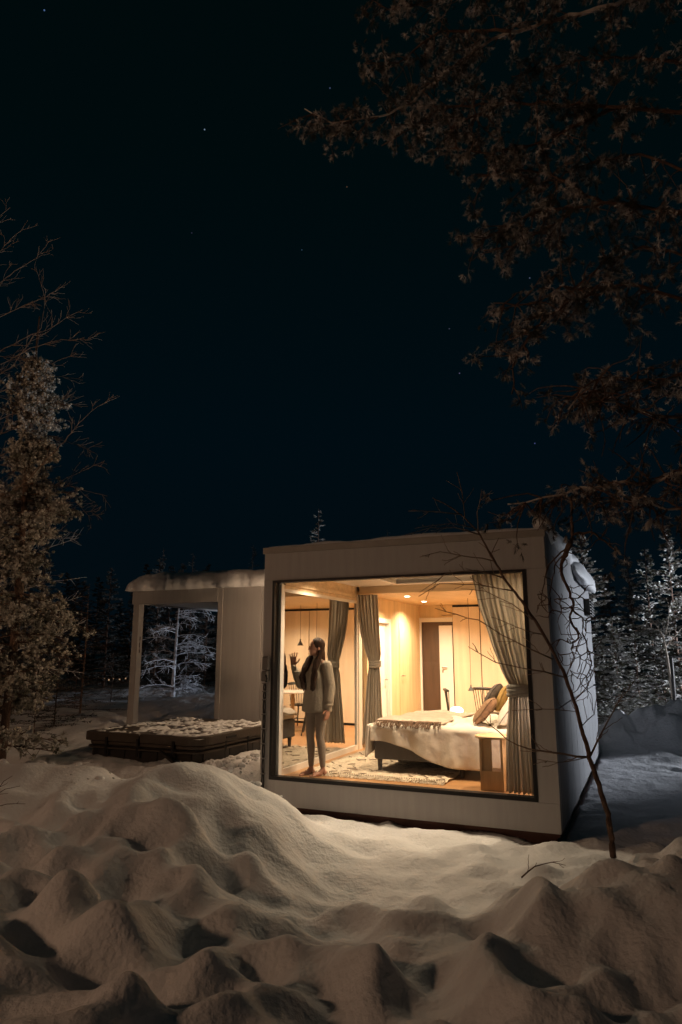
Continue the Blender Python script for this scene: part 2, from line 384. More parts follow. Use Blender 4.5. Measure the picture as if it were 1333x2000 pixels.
# ------------------------------------------------------------------ cabin shell
def croot(name, a, b, z, label, cat, group=None, rz=0):
    return empty(name, P(a, b, z), TH+rz, label, cat, group)
cab = croot('cabin', 0, 0, 0, 'small flat-roofed cabin with a huge glass front, lit warmly from inside', 'cabin')
WA0, WA1, WZ0, WZ1 = .13, 3.335, -1.545, .888    # front window opening
fr = MB()
fr.box(0, CW, 0, .16, WZ1, ZT)
fr.build('lintel', M['clad'], cab, bevel=.006)
MB().box(0, CW, 0, .16, ZB, WZ0).build('front_sill_board', M['clad'], cab, bevel=.006)
MB().box(0, WA0, .0, .16, WZ0, WZ1).build('front_jamb', M['clad'], cab)
MB().box(WA1, CW, .0, .16, WZ0, WZ1).build('front_jamb', M['clad'], cab)
MB().box(.08, CW-.05, .05, CD-.05, -2.15, ZB).build('plinth', M['plinth'], cab)
MB().box(.02, CW-.02, .012, .05, ZB-.035, ZB).build('drip_board', M['plinth'], cab)
# window frame and pane
wf = MB(); t = .042
wf.box(WA0, WA1, -.012, .10, WZ0, WZ0+t).box(WA0, WA1, -.012, .10, WZ1-t*.7, WZ1).box(WA0, WA0+t*.8, -.011, .10, WZ0+t, WZ1-t*.7).box(WA1-t, WA1, -.011, .10, WZ0+t, WZ1-t*.7)
wfo = wf.build('window_frame', M['black'], cab)
MB().box(WA0+t*.8, WA1-t, .04, .046, WZ0+t, WZ1-t*.7).build('window_pane', M['glass_front'], wfo)
# side wall (right): boards with recessed joints, lower course separate
n = 9; bw = (CD-.16)/n
for i in range(n):
    b0 = .16+i*bw
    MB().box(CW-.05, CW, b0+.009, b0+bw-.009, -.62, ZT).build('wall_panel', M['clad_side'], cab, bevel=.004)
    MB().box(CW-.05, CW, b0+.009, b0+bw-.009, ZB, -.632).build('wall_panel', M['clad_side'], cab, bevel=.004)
MB().box(CW-.14, CW-.055, .16, CD-.14, ZB, ZT).build('inner_wall', M['ply'], cab)
MB().box(0, CW-.055, CD-.14, CD, ZB, ZT).build('rear_wall', M['clad'], cab)
# left wall: header over the sliding door, post, solid part
DB0, DB1 = .18, 2.70
MB().box(0, .16, .16, DB0, ZB, ZT).build('corner_post', M['jamb'], cab)
MB().box(.1645, .203, .102, DB0-.002, FL, .86).build('jamb_lining', M['white'], cab)
MB().box(.02, .20, DB0, DB1+.16, .80, ZT-.04).build('door_header', M['beam'], cab)
MB().box(.20, .235, .16, DB1+.12, .845, .90).build('curtain_rail', M['beam'], cab)
MB().box(0, .215, DB1+.02, DB1+.16, FL, .80).build('wall_post', M['jamb'], cab)
MB().box(0, .16, DB1+.16, CD-.14, ZB, ZT).build('left_wall', M['clad'], cab)
MB().box(0, .17, DB0, DB1+.02, ZB, FL-.006).build('door_sill', M['plinth'], cab)
lin = MB().box(.165, .245, DB1+.30, 3.32, FL, CEIL)
lin.box(.165, .245, 4.12, 4.62, FL, CEIL).box(.165, .245, 4.63, CD-.17, FL, CEIL).box(.165,.245,3.32,4.12,.56,CEIL)
lin.build('wall_lining', M['ply'], cab)
cas = MB().box(.16,.275,3.32,3.40,FL,.56).box(.16,.275,4.04,4.12,FL,.56).box(.16,.275,3.40,4.04,.48,.56)
cas.build('door_casing', M['white'], cab)
idr = MB().box(.17,.21,3.41,4.03,FL,.475).build('inner_door', M['white'], cab, bevel=.004)
MB().tube([(.21,3.95,-.5),(.26,3.95,-.5),(.26,3.84,-.5)], .009, 8).build('door_handle', M['metal'], idr)
cup = MB().box(.245,.252,4.66,5.25,FL+.1,.52).build('cupboard_door', M['ply'], cab, bevel=.003)
MB().tube([(.252,4.75,-.46),(.29,4.75,-.46),(.29,4.85,-.46)], .009, 8).build('cupboard_handle', M['metal'], cup)
# sliding door
sd = MB(); x0, x1 = .15, .20
sd.box(x0, x1, DB0, DB1+.02, FL, FL+.075).box(x0, x1, DB0, DB1+.02, .76, .80).box(x0, x1, DB0, DB0+.025, FL+.075, .76).box(x0, x1, DB1-.03, DB1+.02, FL+.075, .76)
sdo = sd.build('sliding_door', M['jamb'], cab)
MB().box(.172, .178, DB0+.025, DB1-.03, FL+.075, .76).build('door_pane', M['glass_side'], sdo)
# floor, ceilings
MB().box(.165, CW-.14, .10, CD-.14, FL-.1, FL).build('floor', M['floor'], cab)
MB().box(.2, CW-.14, DB1, CD-.14, CEIL, CEIL+.05).build('rear_ceiling', M['ceil_wood'], cab)
MB().box(.245, CW-.14, DB1-.03, DB1, CEIL-.002, CEILF+.12).build('ceiling_step', M['beam'], cab)
SA0, SA1, SB0, SB1 = 1.0, 2.95, .75, 2.35
cf = MB().box(.2, SA0, .16, DB1-.03, CEILF, CEILF+.05).box(SA1, CW-.14, .16, DB1-.03, CEILF, CEILF+.05).box(SA0, SA1, .16, SB0, CEILF, CEILF+.05).box(SA0, SA1, SB1, DB1-.03, CEILF, CEILF+.05)
cf.build('front_ceiling', M['ceil'], cab)
sk = MB().box(SA0-.05,SA0,SB0-.05,SB1+.05,CEILF-.012,ZT).box(SA1,SA1+.05,SB0-.05,SB1+.05,CEILF-.012,ZT).box(SA0,SA1,SB0-.05,SB0,CEILF-.012,ZT).box(SA0,SA1,SB1,SB1+.05,CEILF-.012,ZT)
sk.box((SA0+SA1)/2-.03,(SA0+SA1)/2+.03,SB0,SB1,CEILF+.1,ZT)
sko = sk.build('skylight_frame', M['white'], cab)
MB().box(SA0,SA1,SB0,SB1,ZT-.03,ZT-.02).build('skylight_pane', M['skyglass'], sko)
# roof
rf = MB().box(.0, SA0-.05, .0, CD, ZT, ZT+.07).box(SA1+.05, CW, 0, CD, ZT, ZT+.07).box(SA0-.05, SA1+.05, 0, SB0-.05, ZT, ZT+.07).box(SA0-.05, SA1+.05, SB1+.05, CD, ZT, ZT+.07)
rf.build('roof', M['trim'], cab)
MB().box(-.02, CW+.015, -.02, 0, ZT-.008, ZT+.075).build('roof_fascia', M['trim'], cab, bevel=.004)
# end wall: door opening, leaf, cabinet doors
EB = 5.96
MB().box(.245, .95, EB, EB+.05, .575, CEIL).build('end_wall_top', M['ply'], cab)
MB().box(.25, .95, EB-.035, EB, .575, .66).box(.25,.29,EB-.03,EB,FL,.575).build('door_architrave', M['white'], cab)
ddo = MB().box(.29, .66, EB+.02, EB+.06, FL, .575).build('dark_door', M['door_dark'], cab)
wl = MB().box(.66, .935, EB-.03, EB+.01, FL, .50).build('white_door', M['white'], cab, bevel=.004)
MB().box(.66, .935, EB+.02, EB+.06, .50, .575).build('door_transom', M['door_dark'], cab)
MB().tube([(.72,EB-.03,-.32),(.72,EB-.07,-.32),(.81,EB-.07,-.32)], .012, 8).box(.705,.735,EB-.036,EB-.03,-.43,-.38).build('door_handle', M['metal'], wl)
for (a0, a1) in ((.955,1.50),(1.51,2.06),(2.07,2.62),(2.63,CW-.15)):
    MB().box(a0+.004, a1-.004, EB-.05, EB-.025, FL+.05, .862).build('cabinet_door', M['panel'], cab, bevel=.002)
MB().box(.95, CW-.14, EB-.02, EB+.4-.14, FL, CEIL-.003).build('cabinet_carcass', M['black'], cab)
# downlights
DL = [(.81,3.46,CEIL),(.71,4.78,CEIL),(2.65,3.46,CEIL),(2.75,4.9,CEIL)]
DLF = [(.62,.85,CEILF),(1.9,.42,CEILF),(3.12,.75,CEILF)]  # front row is unseen, added above the window head to light the front
for k, (a, b, z) in enumerate(DL+DLF):
    d = MB().lathe([(.001,-.004),(.034,-.004),(.045,-.001),(.045,0.0)], (a,b,z), 16).build('downlight', M['spot'], cab)
    ld = bpy.data.lights.new('downlight_lamp', 'SPOT'); ld.energy = DOWNLIGHT*(1.1 if k < 4 else .72); ld.color = (1,.77,.50)
    ld.spot_size = R(150); ld.spot_blend = .9; ld.shadow_soft_size = .045
    lo = link(bpy.data.objects.new('downlight_lamp', ld)); lo.parent = d; lo.location = (a, b, z-.02)
# small vent hood on the side wall
vh = croot('wall_vent', CW, 5.25, .75, 'small dark louvred vent high on the right side wall of the cabin', 'vent')
MB().box(0,.10,-.28,.45,-.15,.14).build('vent_body', M['plastic'], vh, bevel=.008)
for k in range(5): MB().box(.10,.125,-.26,.43,-.13+k*.052,-.105+k*.052).build('louvre', M['black'], vh)
hk = MB().tube([(0,0,0),(.09,0,.02),(.12,0,0)], .012, 8).tube([(.09,-.05,.02),(.09,.08,.02)], .01, 8).build('garden_tap', M['black'], None)
hk.location = P(CW, 5.9, -.62); hk.rotation_euler = (0,0,TH); tag(hk, 'small black tap sticking out low on the far end of the right side wall', 'tap')

# corner fixture with hanging chain on the front-left edge
fx = croot('wall_box', .07, -.03, 0, 'grey socket box with dark cables running down the left front cabin edge', 'socket box')
MB().box(-.04,.05,-.04,.03,-.24,-.07).build('box_lid', M['plastic'], fx, bevel=.018)
MB().box(-.045,.04,-.05,.03,-.38,-.25).build('lower_box', M['plastic'], fx, bevel=.015)
MB().tube([(.03,-.05,-.30),(.055,-.06,-.34),(.035,-.05,-.38)], .014, 8).build('clamp', M['black'], fx)
z = -.40; k = 0
cm = None
while z > -1.66:
    l = .10 if k < 2 else .175
    o = MB().tube([(-.012,-.015,0),(-.017,-.015,-l*.5),(-.012,-.015,-l+.008)], .0095, 6).tube([(.010,-.02,0),(.013,-.02,-l*.5),(.010,-.02,-l+.008)], .0085, 6).build('cable', M['black'], fx); o.location = (0,0,z)
    o = MB().box(-.03,.025,-.034,.0,-.008,.004).build('clip', M['plastic'], fx); o.location = (0,0,z)
    z -= l; k += 1

# ------------------------------------------------------------------ snow on roofs
def snow_slab(name, a0, a1, b0, b1, z0, h, over, label, cat='snow', seed=0, hole=None, nu=90, nv=60, bulge=None, droop=.0):
    mb = MB()
    def prof(u, v):
        a = a0-over+(a1-a0+2*over)*u; b = b0-over+(b1-b0+2*over)*v
        e = min(u, 1-u)*(a1-a0+2*over); f_ = min(v, 1-v)*(b1-b0+2*over); d = min(e, f_)
        ed = min(1, d/(h*1.0)); rr = math.sqrt(max(0, 1-(1-ed)**2))
        nz = vnp(a*2.3, b*2.3, seed)*.05+vnp(a*7, b*7, seed+3)*.014+vnp(a*19,b*19,seed+5)*.006
        hh = h*(1+ (bulge(a, b) if bulge else 0))
        wob = (vnp(a*3.1+b*2.7, 0, seed+9)*.035+vnp(a*11+b*9, z0, seed+4)*.014)*(1-ed)*min(1,h/.12)
        return Vector((a+wob, b+wob, z0+(hh+nz*min(1,h/.12))*rr-droop*(1-ed)))
    us = np.concatenate([np.linspace(0,.04,8,endpoint=False), np.linspace(.04,.96,nu), np.linspace(.96,1,9)[1:]])
    vs_ = np.concatenate([np.linspace(0,.06,8,endpoint=False), np.linspace(.06,.94,nv), np.linspace(.94,1,9)[1:]])
    NU, NV = len(us), len(vs_)
    pts = [tuple(prof(u, v)) for v in vs_ for u in us]
    fs = [(j*NU+i, j*NU+i+1, (j+1)*NU+i+1, (j+1)*NU+i) for j in range(NV-1) for i in range(NU-1)]
    n0 = len(pts)
    ring = [i for i in range(NU)]+[j*NU+NU-1 for j in range(1,NV)]+[(NV-1)*NU+i for i in range(NU-2,-1,-1)]+[j*NU for j in range(NV-2,0,-1)]
    ca, cb = (a0+a1)/2, (b0+b1)/2
    for i in ring:
        p = pts[i]; pts.append((p[0]+(ca-p[0])*.0+ (over*.6 if p[0]<a0 else -over*.6 if p[0]>a1 else 0), p[1]+(over*.6 if p[1]<b0 else -over*.6 if p[1]>b1 else 0), z0-droop-.012))
    k = len(ring)
    for i in range(k): fs.append((ring[(i+1)%k], ring[i], n0+i, n0+(i+1)%k))
    fs.append(tuple(n0+i for i in range(k)))
    mb.add(pts, fs); o = mb.build(name, M['snow_roof'], None, smooth=True)
    o.location = P(0,0,0); o.rotation_euler = (0,0,TH); tag(o, label, cat, kind='stuff'); return o
def vnp(x, y, s=0): return float(vn(np.array([x]), np.array([y]), s)[0])
snow_slab('roof_snow', .02, CW-.02, .02, CD-.02, ZT+.07, .045, .008, 'thin snow layer on the flat roof of the cabin', seed=3, nu=70, nv=70,
          bulge=lambda a,b: 0)

# curled snow lip at the front right roof corner and heavy eave snow along the right side
lip = MB()
pts = []; rd = []
for k in range(40):
    b = .02+k*.16; pts.append((CW-.06+.05*math.sin(k*.9)*.3, b, ZT+.12+.02*math.sin(k*1.3)+ .05*math.exp(-((b-.1)/.25)**2))); rd.append(.105+.02*math.sin(k*2.1)+.018*vnp(k*.7,0,4))
rd[0] = .05; rd[1] = .10; rd[-1] = .05
lip.tube(pts, rd, 14)
lo_ = lip.build('eave_snow', M['snow_roof'], None, smooth=True); lo_.location = P(0,0,0); lo_.rotation_euler = (0,0,TH)
tag(lo_, 'rounded roll of snow curling over the right roof edge of the cabin', 'snow', kind='stuff')
slab = MB()
b0s, b1s = 3.0, 6.38
prf = [(CW-.02,ZT+.14),(CW+.10,ZT+.11),(CW+.15,ZT+.02),(CW+.165,ZT-.16),(CW+.14,ZT-.21),(CW+.02,ZT-.16),(CW+.004,ZT+.0)]
nb = 30; vs=[]; fs=[]
for j in range(nb):
    b = b0s+(b1s-b0s)*j/(nb-1); e_ = min(1, ((min(j, nb-1-j)+.25)/5)**.6)
    for (x_, z_) in prf:
        vs.append((CW+(x_-CW)*e_+.012*vnp(b*4,z_*9,6), b, ZT+(z_-ZT)*e_+.012*vnp(b*5,x_*9,7)))
k = len(prf)
for j in range(nb-1):
    for i in range(k): fs.append((j*k+i, j*k+(i+1)%k, (j+1)*k+(i+1)%k, (j+1)*k+i))
fs.append(tuple(range(k))[::-1]); fs.append(tuple((nb-1)*k+i for i in range(k)))
slab.add(vs, fs)
so = slab.build('snow_cornice', M['snow_roof'], None, smooth=True); so.location = P(0,0,0); so.rotation_euler=(0,0,TH)
tag(so, 'thick snow slab sliding over the rear half of the right cabin eave', 'snow', kind='stuff')

# ------------------------------------------------------------------ annex with canopy (left)
AX0, AX1, AB, AZB, AZT = -2.51, -.002, 2.70, -1.75, 1.17
ann = croot('annex', 0, 0, 0, 'pale annex with a flat canopy on a square post, behind the hot tub', 'annex')
pw = (AX1-AX0-.1)/3
MB().box(AX0, AX0+.10, AB-.012, AB+.10, AZB, AZT-.0).build('corner_board', M['clad'], ann, bevel=.004)
for i in range(3):
    a0 = AX0+.10+i*pw
    MB().box(a0+.004, a0+pw-.004, AB, AB+.06, AZB, AZT-.04).build('wall_panel', M['clad'], ann, bevel=.003)
MB().box(AX0+.1, AX1, AB-.02, AB+.02, AZT-.038, AZT).build('top_trim', M['clad'], ann)
MB().box(AX0+.02, AX1, AB+.065, CD, AZB, AZT-.01).build('annex_body', M['clad'], ann)
CX0 = -4.45
MB().box(CX0, AX0-.003, AB-.02, AB+.05, .865, AZT).build('canopy_fascia', M['clad'], ann, bevel=.004)
MB().box(CX0, CX0+.06, AB+.053, CD, .875, AZT-.005).build('canopy_fascia', M['clad'], ann)
MB().box(CX0+.063, AX0-.003, AB+.053, CD, .90, 1.12).build('canopy_roof', M['white'], ann)
def post(b):
    p = MB().box(CX0+.03, CX0+.17, b, b+.14, -1.9, .865).build('canopy_post', M['clad'], ann, bevel=.004); return p
pp = post(AB-.01); post(CD-.2)
MB().box(CX0+.1705, CX0+.174, AB+.05, AB+.07, .19, .26).box(CX0+.1705,CX0+.174,AB+.045,AB+.065,.06,.15).box(CX0+.1705,CX0+.174,AB+.05,AB+.07,-.04,.02).box(CX0+.1705,CX0+.173,AB+.055,AB+.062,.0,.2).build('post_marks', M['plinth'], pp)  # small blocks stand in for unreadable dark lettering on the post
snow_slab('canopy_snow', CX0, AX1-.06, AB, CD-.1, AZT, .29, .08, 'thick rounded snow pillow lying over the canopy and annex roof', seed=11, nu=110, nv=60, droop=.05)

# ------------------------------------------------------------------ hot tub
TA0, TA1, TB0, TB1, TZ = -3.04, -1.02, .17, 2.42, -1.135
def rrect(a0, a1, b0, b1, r, n=8):
    pts = []
    for (cx, cy, s) in ((a1-r, b0+r, -90), (a1-r, b1-r, 0), (a0+r, b1-r, 90), (a0+r, b0+r, 180)):
        for k in range(n+1):
            an = R(s+90*k/n); pts.append((cx+r*math.cos(an), cy+r*math.sin(an)))
    return pts
def prism(mb, pts, z0, z1, inset=0):
    n = len(pts); mb.add([(x,y,z0) for x,y in pts]+[(x,y,z1) for x,y in pts], [tuple(range(n))[::-1], tuple(n+i for i in range(n))]+[(i,(i+1)%n,n+(i+1)%n,n+i) for i in range(n)]); return mb
tub = croot('hot_tub', 0, 0, 0, 'dark square hot tub with folded cover closed, standing in snow beside the cabin', 'hot tub')
prism(MB(), rrect(TA0+.07, TA1-.07, TB0+.07, TB1-.07, .10), -1.95, TZ-.17).build('cabinet', M['tub'], tub)
for i in range(3):     # cabinet panels on the visible sides
    w = (TA1-TA0-.34)/3; a0 = TA0+.17+i*w
    MB().box(a0+.006, a0+w-.006, TB0+.052, TB0+.07, -1.9, TZ-.2).build('side_panel', M['tub'], tub)
    w2 = (TB1-TB0-.34)/3; b0 = TB0+.17+i*w2
    MB().box(TA1-.07, TA1-.052, b0+.006, b0+w2-.006, -1.9, TZ-.2).build('side_panel', M['tub'], tub)
prism(MB(), rrect(TA0+.02, TA1-.02, TB0+.02, TB1-.02, .2), TZ-.17, TZ-.125).build('rim', M['tubcover'], tub, bevel=.01)
am = (TA0+TA1)/2
def half(a0, a1, rl, rr_):
    pts = []
    for (cx, cy, s, r) in ((a1-rr_, TB0+rr_, -90, rr_), (a1-rr_, TB1-rr_, 0, rr_), (a0+rl, TB1-rl, 90, rl), (a0+rl, TB0+rl, 180, rl)):
        for k in range(9): an = R(s+90*k/8); pts.append((cx+r*math.cos(an), cy+r*math.sin(an)))
    return pts
for (a0, a1, rl, rr_) in ((TA0, am-.008, .10, .012), (am+.008, TA1, .012, .26)):
    hf = prism(MB(), half(a0, a1, rl, rr_), TZ-.12, TZ).build('cover_half', M['tubcover'], tub, bevel=.012)
prism(MB(), rrect(TA0-.012, TA1+.012, TB0-.012, TB1+.012, .24), TZ-.215, TZ-.195).build('cover_skirt', M['tubcover'], tub)
for b in (.75, 1.75):
    MB().box(TA1, TA1+.012, TB0+b-.13, TB0+b+.13, TZ-.075, TZ-.045).build('cover_handle', M['black'], tub)
for a in (-2.6, -2.05, -1.45):
    MB().box(a-.02, a+.02, TB0-.016, TB0-.004, TZ-.30, TZ-.06).build('strap', M['black'], tub)
for b in (.6,1.2,1.9):
    MB().box(TA1+.013, TA1+.02, TB0+b-.02, TB0+b+.02, TZ-.33, TZ-.1).build('strap', M['black'], tub)
MB().tube([(-1.62,TB0-.05,TZ-.20),(-1.12,TB0-.18,TZ-.40)], .022, 8).tube([(-1.12,TB0-.18,TZ-.40),(-1.06,TB0+.0,TZ-.41)], .02, 8).build('lifter_arm', M['tub'], tub)
tl = croot('terrace_fill_lamp', -.002, 2.15, .62, 'added unseen warm fill lamp on the left cabin wall above the hot tub', 'lamp')  # unseen lamp, added to throw warm light on tub, annex and post
MB().box(-.03,0,-.06,.06,-.06,.06).build('fill_lamp_bracket', M['plastic'], tl)
MB().lathe([(.03,-.07),(.045,-.05),(.045,.05),(.03,.07)], (-.08,0,0), 14).build('lamp_glass', M['spot'], tl)
ld = bpy.data.lights.new('terrace_fill_bulb','POINT'); ld.energy = TERRACE_FILL; ld.color = (1,.68,.42); ld.shadow_soft_size = .06
lo = link(bpy.data.objects.new('terrace_fill_bulb', ld)); lo.parent = tl; lo.location = (-.2,0,-.02)
# snow patches on the cover
def cov(u, v):
    a = TA0+.03+(TA1-TA0-.06)*u; b = TB0+.03+(TB1-TB0-.06)*v
    d = min(a-TA0, TA1-a, b-TB0, TB1-b)
    cdist = math.hypot(max(0, a-(TA1-.26)), min(0, b-(TB0+.26)))
    n1 = vnp(a*9,b*9,2)*.012+vnp(a*21,b*21,5)*.016+vnp(a*3,b*3,8)*.012
    dark = .03*math.exp(-((a-am)/.03)**2)
    base_ = .004 if a > am else -.006
    zz = TZ+base_+n1*1.15-dark-max(0,.09-d)*.6
    if cdist > .23: zz = TZ-.03
    return Vector((a, b, max(zz, TZ-.03)))
sc_o = MB().grid(cov, 170, 150).build('cover_snow', M['snow_roof'], None, smooth=True); sc_o.location = P(0,0,0); sc_o.rotation_euler = (0,0,TH)
tag(sc_o, 'crusty patches of snow on the hot tub cover', 'snow', kind='stuff')
ck = MB(); rnd = random.Random(5)
for k in range(160):
    a = TA1+.1+rnd.random()*.75; b = -.55+rnd.random()*2.6; c = P(a, b); r = .02+.05*rnd.random()**2
    if a > -.12: continue
    z = H(c.x, c.y); rot = Matrix.Rotation(rnd.random()*6, 3, 'Z') @ Matrix.Rotation(rnd.random()*2, 3, 'X')
    ck.ell((c.x, c.y, z+r*.3), (r, r*.8, r*.65), 7, 5, rot)
for k in range(120):
    x = -5+rnd.random()*4.4; y = 7.2+rnd.random()*1.6; r = .015+.045*rnd.random()**2
    ck.ell((x, y, H(x,y)+r*.2), (r, r*.8, r*.6), 7, 5)
cko = ck.build('snow_chunks', M['snow_roof'], None, smooth=True); tag(cko, 'broken lumps of shovelled snow beside the hot tub', 'snow', kind='stuff')

# ------------------------------------------------------------------ interior things
def curtain(name, org, du, dn, rows, folds, mats, label, tie=None, group=None, thick=.012, seed=0, nu=150, nv=70):
    # rows: (z, left, right, amplitude); du along the rail, dn across it (cabin axes)
    root = empty(name, P(org[0], org[1], 0), TH, label, 'curtain', group)
    rows = sorted(rows, key=lambda r: -r[0])
    rnd = random.Random(seed); ph = [rnd.random()*6 for _ in range(5)]
    def at(z):
        for i in range(len(rows)-1):
            if rows[i][0] >= z >= rows[i+1][0]:
                t = (rows[i][0]-z)/(rows[i][0]-rows[i+1][0]); t = .8*t+.2*t*t*(3-2*t)
                return [rows[i][k]+(rows[i+1][k]-rows[i][k])*t for k in (1,2,3)]
        return rows[-1][1:]
    zt, zb = rows[0][0], rows[-1][0]
    def Q(u, v):
        z = zt+(zb-zt)*v; l, r, A = at(z)
        uu = u+.012*math.sin(6.28*u*3+ph[0]+v*1.5)
        s = math.sin(6.2832*folds*uu+ph[1]+.5*math.sin(v*3+ph[2]))
        s2 = math.sin(6.2832*folds*2.3*uu+ph[3])
        x = l+(r-l)*u; off = A*(s*.8+.25*s2)
        return Vector((du[0]*x+dn[0]*off, du[1]*x+dn[1]*off, z+ (.006*s if v > .98 else 0)))
    c = MB().grid(Q, nu, nv).build('cloth', mats, root, smooth=True, solid=.006)
    if tie:
        z, l, r, A, hgt = tie
        b = MB()
        for (dz, off) in ((hgt*.5, 0), (0, .008), (-hgt*.5, 0)):
            pts = []
            for k in range(21):
                an = math.pi*2*k/20; x = (l+r)/2+(r-l)/2*1.06*math.cos(an); o_ = (A+.018+off)*math.sin(an)
                pts.append((du[0]*x+dn[0]*o_, du[1]*x+dn[1]*o_, z+dz-.02*math.sin(an*.5)))
            b.tube(pts, hgt*.32, 8)
        b.build('tieback', mats, root, smooth=True)
    return root
ad, bd = (1,0), (0,1)
curtain('window_curtain', (0,.21), ad, bd, [(1.0,2.66,3.27,.022),(.55,2.74,3.28,.026),(.1,2.87,3.30,.032),(-.2,2.97,3.31,.036),(-.40,3.06,3.30,.03),(-.55,3.04,3.30,.032),(-1.0,2.99,3.33,.035),(FL+.02,2.97,3.36,.038)], 8, M['curtain'],
        'tall grey linen curtain tied back at the right end of the front window', (-.42,3.05,3.31,.035,.085), seed=2, nu=220, nv=90)
curtain('divider_curtain', (0,2.60), ad, bd, [(CEIL-.02,.235,.60,.035),(.3,.30,.62,.04),(-.05,.40,.64,.04),(-.22,.46,.61,.035),(-.4,.42,.63,.04),(FL+.1,.33,.68,.05)], 6, M['curtain_lt'],
        'beige curtain tied at the waist beside the sliding door post', (-.2,.46,.615,.035,.07), seed=5)

# bed
bed = croot('bed', 0, 0, 0, 'wide bed with grey base and rumpled white duvet, head against the right wall', 'bed')
BA0, BA1, BB0, BB1 = 1.18, 3.30, .86, 2.52
MB().box(BA0, BA1, BB0, BB1, FL+.17, FL+.45).build('bed_base', M['bedbase'], bed, bevel=.02)
for (a, b) in ((BA0+.06,BB0+.05),(BA0+.06,BB1-.08),(BA1-.12,BB0+.05),(BA1-.12,BB1-.08),(BA0+.06,(BB0+BB1)/2),(2.3,BB0+.1)):
    MB().tube([(a,b,FL),(a,b,FL+.17)], [.022,.034], 10).build('leg', M['leg'], bed)
MB().box(BA0+.02, BA1, BB0+.01, BB1-.01, FL+.45, FL+.58).build('mattress', M['linen'], bed, bevel=.03)
MB().box(BA1+.005, BA1+.09, BB0-.05, BB1+.05, FL+.1, FL+.98).build('headboard', M['ply'], bed, bevel=.01)
ZBED = FL+.60
def duvet(u, v):
    # v: 0 hem at the front side -> 1 back edge ; u: foot -> head
    a = BA0-.03+(BA1-BA0)*u
    hem = -1.13-.30*(1-math.exp(-u*3.2))*min(1,u*2+.2)+.03*math.sin(u*9)
    hang = ZBED-hem; wid = BB1-BB0+.05; tot = hang+wid; s = v*tot
    wr = .012*vnp(a*5+s*2, s*3, 3)+.007*vnp(a*14, s*6, 4)
    r = .06
    if s < hang-r: b = BB0-.055-.02*math.sin(a*17+1)*(1-s/hang)-.015*vnp(a*6,s*2,9)+wr*.8; z = hem+s
    elif s < hang+r:
        t = (s-hang+r)/(2*r)*math.pi/2; b = BB0-.055+r*(1-math.cos(t))+wr*.5; z = ZBED-r+r*math.sin(t)+wr
    else:
        b = BB0-.055+r+(s-hang-r); z = ZBED+wr*2.2+.018*vnp(a*2.4,b*2.4,13)
        z -= max(0, b-(BB1-.03))*2.0
    if u < .04 and s > hang: z -= (.04-u)*1.2
    return Vector((a, b, z))
MB().grid(duvet, 120, 110).build('duvet', M['linen'], bed, smooth=True, solid=.03)
def footdrop(u, v):
    b = BB0-.09+(.62)*u; z = ZBED-.0-(.40*(1-u*.55))*v
    return Vector((BA0-.045-.02*math.sin(u*12+1)*v-.02*v, b, z))
MB().grid(footdrop, 30, 16).build('duvet_foot', M['linen'], bed, smooth=True, solid=.03)
th = croot('throw_blanket', 0, 0, 0, 'dusty pink throw with brown fringe spread over the foot of the bed', 'blanket')
def thr(u, v):
    a = BA0+.02+.85*u+.10*v; b = BB0+.02+(BB1-BB0-.1)*v
    return Vector((a, b, ZBED+.042+.014*vnp(a*6,b*6,31)+.018*vnp(a*2.4,b*2.4,13)+.02*math.sin(u*9+v*4)*.4))
MB().grid(thr, 50, 50).build('blanket_cloth', M['throw'], th, smooth=True, solid=.014)
fg = MB(); rnd = random.Random(3)
for k in range(70):
    a = BA0+.03+.85*k/69; z = ZBED+.05
    fg.tube([(a,BB0+.05,z),(a+rnd.uniform(-.015,.015),BB0-.02,z-.012),(a+rnd.uniform(-.03,.03),BB0-.085,z-.05-rnd.random()*.03)], .006, 4)
fg.build('fringe', M['fringe'], th)

def pillow(name, a, b, z, w, h, t_, rx, ry, rz, m, label, round_=False):
    def sq(u, v, s):
        x = 2*u-1; y = 2*v-1
        if round_:
            rr = math.hypot(x, y); k = max(abs(x), abs(y)); 
            if rr > 0: x, y = x*k/rr, y*k/rr
            e_ = 1-min(1, math.hypot(x,y))**2.5
        else:
            e_ = (1-abs(x)**3)*(1-abs(y)**3)
            pin = 1-.09*(abs(x)*abs(y))**2; k2 = 1-.06*(1-abs(y)**2)*(abs(x)**8)-.0; x *= pin*k2; y *= pin*(1-.06*(1-abs(x)**2)*abs(y)**8)
        return Vector((x*w/2, y*h/2, s*(t_/2*max(0,e_)**.55+.004)+.006*vnp(u*5,v*5,int(w*100))))
    mb = MB().grid(lambda u,v: sq(u,v,1), 22, 22); n = mb.n
    mb.grid(lambda u,v: sq(1-u,v,-1), 22, 22)
    o = mb.build(name, m, None, smooth=True)
    wm = Matrix.Translation(P(a,b,z)) @ Matrix.Rotation(TH+rz,4,'Z') @ Matrix.Rotation(ry,4,'Y') @ Matrix.Rotation(rx,4,'X')
    o.matrix_world = wm; tag(o, label, 'pillow'); return o
pillow('pillow', 2.92, 1.20, -.70, .50, .66, .20, 0, R(-52), 0, M['linen'], 'large white pillow leaning at the bed head nearest the window')
pillow('pillow', 2.95, 1.95, -.70, .50, .66, .20, 0, R(-55), 0, M['linen'], 'large white pillow at the bed head farther from the window')
pillow('cushion', 2.56, 1.20, -.745, .40, .56, .13, 0, R(-50), R(4), M['pillow_brown'], 'brown checked woven cushion leaning against the white pillow')
pillow('cushion', 2.56, 1.75, -.63, .44, .44, .15, 0, R(-62), R(-8), M['pillow_grey'], 'round dark grey cushion behind the brown checked cushion', True)
